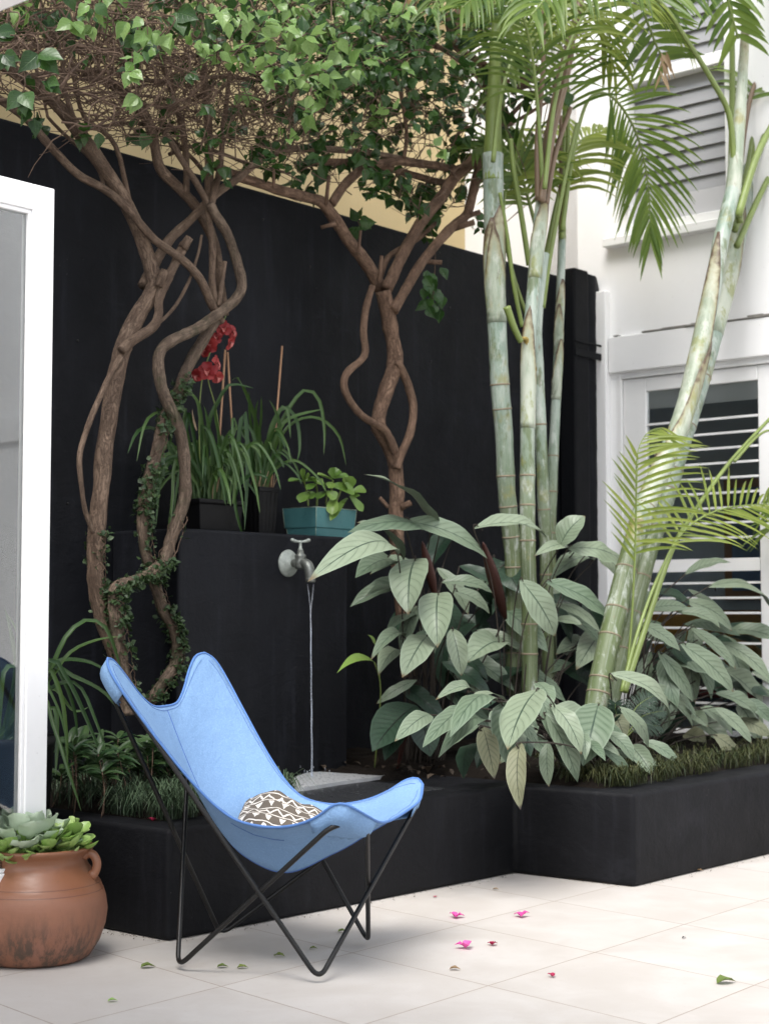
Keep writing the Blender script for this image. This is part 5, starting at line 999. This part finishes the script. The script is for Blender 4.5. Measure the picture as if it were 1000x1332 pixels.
def trough(t, c, hu, hv, z0, z1, taper=.9, lip=.008):
    ring = lambda s_, z, g=0.: [c + U * (x * hu * s_ + g * x) + V * (y * hv * s_ + g * y) + Z * z for x, y in ((-1, -1), (1, -1), (1, 1), (-1, 1))]
    L = [ring(taper, z0), ring(1, z1 - .02), ring(1, z1 - .018, lip), ring(1, z1, lip), ring(1, z1, -.004), ring(1, z1 - .02, -.006)]
    k = [[t.add(p) for p in r_] for r_ in L]; t.face(*k[0][::-1]); t.face(*k[-1])
    for a, b in zip(k, k[1:]):
        for i in range(4): t.face(a[i], a[(i + 1) % 4], b[(i + 1) % 4], b[i])
trough(t, k1, .125, .085, 0, .13); t.build('pot', M_POT, pA, False, .006)
t = MB(); t.grid([[k1 + U * x + V * y + Z * (.116 + .006 * mnoise.noise(Vector((x * 40, y * 40, 0)))) for x in np.linspace(-.12, .12, 9)] for y in np.linspace(-.08, .08, 7)]); t.build('bark_mix', M_SOIL, pA)
c1 = k1 + Z * .115
strappy(pA, c1, [[(240, 600), (232, 545), (214, 535), (190, 548), (178, 600)], [(225, 590), (205, 560), (180, 560), (166, 590)], [(235, 610), (222, 600), (208, 628), (203, 686)], [(242, 560), (240, 530), (228, 545), (219, 590)], [(262, 560), (272, 560), (284, 600), (294, 658)], [(258, 600), (248, 545), (245, 540), (238, 610)], [(285, 590), (303, 620), (307, 665), (322, 715, -.1)], [(290, 600), (300, 570), (305, 590), (314, 640, -.1)],
    [(270, 560), (285, 520), (300, 500), (330, 505)], [(262, 550), (255, 520), (235, 505), (215, 515)], [(280, 600), (306, 560), (302, 545), (303, 600)], [(275, 580), (268, 540), (264, 525)], [(285, 580), (280, 540), (283, 520)], [(305, 600, -.06), (312, 555, -.08), (318, 535, -.08), (322, 600, -.1), (318, 690, -.14)], [(250, 600), (225, 595), (206, 610), (200, 650)], [(240, 580), (226, 610), (224, 650), (213, 740)]], .0085, M_STRAP, 74, .09)
t = MB()
for i in range(70):
    a = R.uniform(0, 6.28); p = c1 + U * R.uniform(-.09, .09) + V * R.uniform(-.06, .06); ribbon(t, [p, p + Z * .05 + RT * R.gauss(0, .01), p + Z * R.uniform(.08, .16) + RT * R.gauss(0, .025) + V * R.gauss(0, .02)], .004, PROF_LF, tocam(p), .3, 1, R.random())
t.build('old_leaf_base', [M_STRAPD], pA)
t = MB()
for x, y, a in ((242, 640, .1), (278, 655, 0), (282, 640, .2), (256, 560, -.2)): p = onv(x, y, 4.85); ribbon(t, arc(p, p + Z * .09 + RT * a * .1, 5, V, .05), .004, PROF_LF, tocam(p), .3, 1, R.random())
t.build('withered_leaf', M_DRY, pA)
stake(pA, (281, 640), (293, 455), 4.88, 4.9); stake(pA, (305, 610), (296, 458), 4.93, 4.9)
sp = MB(); S1 = cr([onv(262, 640, 4.88), onv(259, 560, 4.87), onv(262, 500, 4.85), onv(272, 462, 4.84), (onv(290, 420, 4.84)), onv(296, 404, 4.85), onv(299, 396, 4.85)], 6); sp.tube(S1, .003, 6); sp.tube(cr([onv(292, 640, 4.88), onv(283, 545, 4.86), onv(272, 500, 4.84), onv(270, 486, 4.83)], 6), .0028, 6); spike = sp.build('flower_spike', M_PETI, pA)
def orchid(px, py, face_, s_, v=4.8):
    t = MB(); c = onv(px, py, v); f_ = nrm(face_); xx = nrm(np.cross(f_, Z)); yy = np.cross(xx, f_)
    for k, (an, ln, wd) in enumerate(((90, 1, .42), (18, 1.02, .40), (162, 1.02, .40), (232, .95, .38), (308, .95, .38))):
        a = math.radians(an + R.gauss(0, 5)); d = xx * math.cos(a) + yy * math.sin(a) + f_ * R.uniform(-.05, .4); ribbon(t, arc(c, c + nrm(d) * s_ * ln * .92, 8, f_, R.uniform(-.05, .22)), s_ * wd * 1.12, PROF_PT, f_, R.uniform(.15, .5), 3, R.random(), .1)
    t.mi = 1; ribbon(t, [c + f_ * .004, c + f_ * .014 - yy * .004, c + f_ * .018 - yy * .014, c + f_ * .013 - yy * .024], s_ * .28, PROF_OV, nrm(f_ + yy), .8, 2, .5); t.mi = 0
    t.build('flower', [M_RED, simple('orchid_lip', (.42, .12, .10), .5, .4, 80, 0)], spike)
for px_, py_, fv, sz in ((289, 428, tocam(k1) + Z * .3 + RT * .3, 0.045), (273, 448, tocam(k1) - Z * .1 - RT * .2, 0.044), (297, 444, RT * 1.0 + tocam(k1) * .4 - Z * .5, 0.043), (270, 484, tocam(k1) + Z * .3 - RT * .1, 0.048), (279, 473, RT + tocam(k1) * .3 + Z * .2, 0.041), (284, 420, tocam(k1) * .5 + Z - RT, 0.037), (300, 432, RT * .8 + tocam(k1) * .6 + Z * .3, 0.034), (258, 488, tocam(k1) - RT * .7 - Z * .2, 0.032), (282, 490, tocam(k1) * .8 + RT * .6 - Z * .4, 0.032), (281, 440, tocam(k1) + Z * .5, 0.032), (268, 456, tocam(k1) - RT * .9, 0.037)): orchid(px_, py_, fv, sz)
t = MB(); p = onv(289, 396, 4.82); t.tube(cr([p, p + Z * .018 + RT * .002, p + Z * .04 + RT * .006], 4), [.004, .007, .009, .0095, .009, .007, .005, .003, .001], 9); t.build('flower_bud', M_RED, spike)
k2 = onv(337, 688, 4.93); k2[2] = TPZ
pB = thing('potted_orchid', 'ribbed square black pot of strap leaved orchids with one tall stake', 'potted plant', k2, 'potted orchids on the fountain block')
t = MB(); prof_ = []
rows = []
for (s_, z) in ((.82, 0), (.93, .1), (1.0, .185), (1.06, .187), (1.06, .205), (.98, .205), (.96, .185)):
    row = []
    for q in range(64):
        a = 2 * math.pi * q / 64; m = max(abs(math.cos(a)), abs(math.sin(a))) ** .75; rib = 1 + (.022 if (q // 2) % 2 == 0 and z < .186 else 0); rr = .062 * s_ * rib / m; row.append(t.add(k2 + U * math.cos(a) * rr + V * math.sin(a) * rr + Z * z))
    rows.append(row)
for a, b in zip(rows, rows[1:]):
    for q in range(64): t.face(a[q], a[(q + 1) % 64], b[(q + 1) % 64], b[q])
t.face(*rows[-1]); t.face(*rows[0][::-1]); t.build('pot', M_POT, pB, False)
c2 = k2 + Z * .19
strappy(pB, c2, [[(350, 590), (368, 545), (395, 508), (415, 520), (422, 560), (421, 592)], [(352, 600), (375, 555), (410, 543), (440, 565), (450, 605)], [(355, 600), (360, 570), (375, 545), (420, 532)], [(348, 580), (366, 530), (385, 545), (390, 580), (386, 602)], [(330, 570), (325, 540), (324, 508)], [(338, 570), (340, 545), (340, 515)], [(333, 570), (332, 540), (336, 520)], [(345, 590), (355, 550), (372, 528), (378, 570)], [(325, 580, -.05), (312, 560, -.06), (328, 560, -.08), (344, 630, -.1)], [(335, 560), (322, 515), (310, 492), (302, 495)], [(360, 600), (366, 570), (360, 540), (350, 520)]], .0085, M_STRAP, 22, .04)
t = MB()
for i in range(45): p = c2 + U * R.uniform(-.03, .05) + V * R.uniform(-.04, .04); t.tube([p - Z * .01, p + Z * R.uniform(.03, .09) + RT * R.uniform(-.01, .035)], [.002, .0012], 4, r=R.random())
t.build('withered_leaf', M_DRY, pB)
stake(pB, (352, 640), (367, 450), 4.90, 4.93)
k3 = onv(411, 693, 4.80); tq = thing('turquoise_planter', 'turquoise glazed rectangular pot with a round leaved jade plant', 'potted plant', k3 + Z * 0)
k3 = k3 + V * .0; k3[2] = TPZ; d1 = nrm(onz(368, 691, TPZ) - onz(411, 693, TPZ)); 
ang = math.radians(28); a1 = nrm(-RT * .8 + FW * .60 * np.array([1, 1, 0])); a1[2] = 0; a1 = nrm(a1); a2 = nrm(np.cross(a1, Z)); a2 = a2 if a2[1] > 0 else -a2
kx = pxm(k3); La = 43 * kx / abs(a1[0]) ; Lb = 49 * kx / abs(a2[0])
t = MB()
def tqr(z, g): c = k3 + a1 * La / 2 + a2 * Lb / 2; return [c + a1 * (x * (La / 2 + g)) + a2 * (y * (Lb / 2 + g)) + Z * z for x, y in ((-1, -1), (1, -1), (1, 1), (-1, 1))]
Ls = [tqr(0, -.012), tqr(.038, -.006), tqr(.04, -.001), tqr(.127, .006), tqr(.128, -.001), tqr(.105, -.003)]
kk = [[t.add(p) for p in r_] for r_ in Ls]; t.face(*kk[0]); t.face(*kk[-1][::-1])
for a, b in zip(kk, kk[1:]):
    for i in range(4): t.face(a[i], b[i], b[(i + 1) % 4], a[(i + 1) % 4])
t.build('pot', M_TURQ, tq, False, .003)
t = MB(); t.tube([p + Z * .0015 for p in Ls[3]], .0016, 6, True)
for i in range(4): t.tube([Ls[2][i], Ls[3][i]], .0014, 6); t.tube([Ls[0][i], Ls[1][i]], .0014, 6)
t.build('glaze_edge', M_TURQE, tq)
t = MB(); t.grid([[Ls[5][0] + (Ls[5][1] - Ls[5][0]) * x + (Ls[5][3] - Ls[5][0]) * y + Z * (.006 + .006 * mnoise.noise(Vector((x * 7, y * 7, 0)))) for x in np.linspace(.02, .98, 9)] for y in np.linspace(.02, .98, 9)]); t.build('soil', M_SOIL, tq)
t = MB(); s = MB(); vj = 4.84
for (bx, by, sx0, sy0, lv) in ((401, 652, 395, 626, [(395, 626, 377, 626, 6), (395, 626, 411, 624, 7), (395, 626, 393, 611, 6), (395, 626, 402, 618, 7)]), (412, 652, 411, 630, [(411, 628, 404, 621, 9), (411, 628, 420, 628, 10), (411, 630, 400, 636, 8)]), (428, 650, 433, 625, [(433, 622, 430, 610, 9), (434, 619, 441, 612, 11), (434, 622, 451, 619, 7), (433, 624, 415, 618, 7), (434, 628, 428, 634, 10)]),
    (436, 650, 446, 632, [(430, 632, 458, 640, 17), (452, 640, 458, 622, 14), (458, 640, 474, 638, 13), (455, 645, 470, 663, 9), (452, 648, 432, 674, 9), (434, 645, 432, 667, 13), (458, 648, 464, 642, 12), (450, 640, 446, 626, 14)]), (424, 650, 424, 640, [(424, 640, 414, 648, 12), (424, 640, 436, 648, 12), (424, 640, 420, 632, 11), (402, 640, 391, 652, 12), (408, 640, 400, 648, 12)])):
    s.tube(cr([onv(bx, by + 6, vj), onv((bx + sx0) / 2 + 1, (by + sy0) / 2, vj), onv(sx0, sy0, vj - .02)], 4), .0045, 7)
    for (x0, y0, x1, y1, wp) in [(a_, b_, a_ + (c_ - a_) * 1.12, b_ + (d_ - b_) * 1.12, w_ * 1.3) for a_, b_, c_, d_, w_ in lv]:
        p0 = onv(x0, y0, vj - .03); p1 = onv(x1, y1, vj - R.uniform(.04, .08)); nn = nrm(tocam(p0) + Z * .9 + RT * R.gauss(0, .3)); fleshy(t, p0, p1 - p0, np.linalg.norm(p1 - p0), wp * .5 * kx, nn, R.random(), PROF_SP, .08, .008)
t.build('foliage', M_JADE, tq); s.build('stem', M_PETI, tq)
# ---------------------------------------------------------------- tall pot of strap leaves behind the glazed leaf on the left
k4 = onv(2, 900, 4.55); k4[2] = 0; pC = thing('potted_strap_plant', 'tall black pot of arching strap leaves behind the white glazed door leaf', 'potted plant', k4)
t = MB(); t.lathe(k4, [(.01, .005), (.12, .0), (.16, .3), (.178, .60), (.19, .61), (.19, .64), (.178, .64), (.17, .6), (.01, .6)], 40); t.build('pot', M_POT, pC)
c4 = k4 + Z * .61
strappy(pC, c4, [[(60, 880, -.1), (85, 830, -.12), (112, 807, -.13), (140, 820, -.13), (160, 880, -.13)], [(60, 890, -.1), (90, 850, -.12), (125, 833, -.12), (155, 828, -.12)], [(60, 860, -.12), (85, 880, -.14), (110, 930, -.16), (138, 1000, -.18)], [(55, 870, -.1), (78, 900, -.14), (86, 950, -.16), (88, 1010, -.18)], [(50, 900, -.1), (70, 945, -.2), (88, 1000, -.3), (106, 1056, -.36)], [(60, 872, -.1), (95, 880, -.12), (140, 905, -.1), (170, 950, -.1)], [(60, 900, -.1), (100, 890, -.1), (125, 940, -.14), (142, 990, -.16)], [(55, 860, 0), (80, 880, 0), (98, 930, 0), (100, 975, 0)], [(40, 860), (22, 820), (8, 796)], [(30, 880), (8, 868), (2, 900), (0, 950)],
    [(60, 895, 0), (95, 925, .05), (115, 920, .05)], [(60, 870, 0), (110, 860, .05), (150, 880, .05)], [(66, 920, -.1), (74, 960, -.15), (72, 1010, -.2)], [(20, 880), (16, 830), (6, 790)]], .0082, M_STRAP, 6, .08, .05)
# ---------------------------------------------------------------- white glazed door leaf in the left foreground
DV = 4.0; DU = 3.092
gd = thing('glazed_door_leaf', 'white framed glazed door leaf standing open in the left foreground', 'door', W(DU - .3, DV, 0))
t = MB(); dz = 2.385; wd = .082
t.uvbox(DU - wd, DU, DV, DV + .045, .02, dz); t.uvbox(DU - .98, DU - .90, DV, DV + .045, .02, dz); t.uvbox(DU - .90, DU - wd, DV, DV + .045, dz - .082, dz); t.uvbox(DU - .90, DU - wd, DV, DV + .045, .02, .28); t.build('frame', M_WOODW, gd, False, .004)
t = MB()
for (a, b, c, d) in ((DU - wd - .012, DU - wd - .0005, .281, dz - .083), (DU - .8995, DU - .888, .281, dz - .083)): t.uvbox(a, b, DV + .006, DV + .04, c, d)
t.uvbox(DU - .888, DU - wd - .0125, DV + .006, DV + .04, dz - .095, dz - .0825); t.uvbox(DU - .888, DU - wd - .0125, DV + .006, DV + .04, .281, .293); t.build('glazing_bead', M_WOODW, gd, False, .002)
t = MB(); t.uvbox(DU - .89, DU - wd - .0105, DV + .018, DV + .023, .285, dz - .088); t.build('pane', M_GLASS2, gd, False)
# the house the photograph is taken from: the head of its wide door opening shows in the upper left corner; unseen wall and slab overhead added to block sky light
p = onz(19, 8, 2.3); a, b, z = float(p @ U), float(p @ V), float(p[2])
rh = thing('open_doorway_house', 'pale painted door head of the near house cutting the upper left corner', 'house', W(a, 4.6, 0))
t = MB(); t.uvbox(a - .14, a, -2.5, 3.95, z, z + .14); t.uvbox(a - .14, a, 3.951, 5.148, 0, z + .14); t.uvbox(a - .14, a, -2.7, -2.501, 0, z + .14); t.build('wall', M_WOODW, rh, False, .006)
t = MB(); t.uvbox(a - 1.3, a - .141, -2.7, 5.1, z + .06, z + .14); t.build('added_ceiling', mcol('added_ceiling_paint', (.6, .6, .58)), rh, False)  # unseen, added to block sky light from behind
t = small_holes(); t.build('fixing_hole', M_ROD, bpy.data.objects['garden_wall'])
# ---------------------------------------------------------------- fallen petals and leaves
def fallen(name, cat, label, px, py, spx, mat, kind, grp):
    p = onz(px, py, .004); k = pxm(p); t = MB(); s_ = spx * k * (1.12 if kind == 'petal' else 1.1)
    if kind == 'petal':
        for j in range(3):
            a = j * 2.1 + R.random(); d = nrm(RT * math.cos(a) + FW * np.array([1, 1, 0]) * math.sin(a) + Z * R.uniform(.0, .5)); ribbon(t, arc(p, p + d * s_ * .75, 6, Z, .2), s_ * .33, PROF_OV, Z, .45, 2, R.random(), .2)
    else:
        a = R.uniform(-.4, .4); d = RT * math.cos(a) + np.array([0, 1, 0]) * math.sin(a); ribbon(t, arc(p - d * s_ / 2, p + d * s_ / 2, 8, Z, .12), s_ * .34, PROF_OV, Z, .5, 2, R.random(), .12)
    zmin = min(v[2] for v in t.v); t.v = [(x, y, z - zmin + .0025) for x, y, z in t.v]
    tag(t.build(name, mat), label, cat, grp)
GPT = 'bougainvillea petals fallen on the tiles'; GLF = 'leaves fallen on the tiles'
for a in ((593, 1193, 15, M_PINK, 'crumpled pink petal beside a tile joint crossing, nearest the planter'), (678, 1192, 15, M_PINK, 'flat pink petal lying alone below the inner planter corner'), (605, 1233, 18, M_PINK, 'largest pink petal beside a crimson one'), (640, 1229, 11, M_CRIM, 'folded crimson petal beside the largest pink petal'), (718, 1270, 9, M_CRIM, 'tiny dark crimson petal alone in the middle of a front tile'), (566, 1167, 5, M_CRIM, 'speck of crimson petal close to the long planter wall'), (198, 1067, 6, M_CRIM, 'tiny red petal on the planter coping behind the chair rods')):
    fallen('fallen_petal', 'petal', a[4], a[0], a[1], a[2], a[3], 'petal', GPT)
q = bpy.data.objects.get('fallen_petal.006'); d_ = onz(198, 1067, ZT + .003) - onz(198, 1067, .004); q.location = [float(x) for x in d_]
for a in ((945, 1278, 26, M_FALL, 'pale green leaf lying far from the planter in the front corner of the floor'), (290, 1258, 14, M_FALL, 'small green leaf under the chair between its two near feet'), (316, 1259, 14, M_FALL, 'small olive leaf under the chair just beside a green one'), (364, 1244, 15, M_FALL, 'small olive leaf beneath the crossing chair rods'), (193, 1258, 18, M_FALL, 'green leaf lying between the terracotta jar and the chair foot'), (147, 1302, 12, M_JADE2, 'round green succulent leaf in front of the terracotta jar'), (910, 1133, 10, M_DRY, 'curled brown leaf at the foot of the projecting planter wall'), (446, 1212, 12, M_FALL, 'thin green leaf under the chair seat near the far foot'), (408, 1234, 10, M_FALL, 'small green leaf under the chair beside the far foot rods'), (592, 1261, 14, M_DRY, 'pale dry papery leaf near the largest pink petal'), (645, 1157, 8, M_DRY, 'small brown leaf scrap near the inner planter corner'), (890, 1220, 6, M_ROD, 'small black seed scrap on a bare tile below the projecting planter')):
    fallen('fallen_leaf', 'leaf', a[4], a[0], a[1], a[2], a[3], 'leaf', GLF)

t = MB()
for i in range(420):
    seg = R.choice(((3.53, 3.915, 5.35, 3.872), (5.38, 3.86, 5.40, 3.35), (5.40, 3.325, 7.8, 3.325), (3.515, 3.93, 3.515, 5.1))); q = R.random(); d0 = abs(R.gauss(0, .022)) + .004
    a, b = seg[0] + (seg[2] - seg[0]) * q, seg[1] + (seg[3] - seg[1]) * q
    if abs(seg[2] - seg[0]) > abs(seg[3] - seg[1]): b -= d0
    else: a -= d0
    p = W(a, b, .003); d = nrm(np.array([R.gauss(0, 1), R.gauss(0, 1), .15])); L = R.uniform(.003, .012); ribbon(t, [p, p + d * L * .5 + Z * .002, p + d * L], L * .25, PROF_LF, Z, .3, 1, R.random())
tag(t.build('grit', M_LITTER), 'dark grit and leaf crumbs swept against the foot of the planter', 'grit', None, 'stuff')
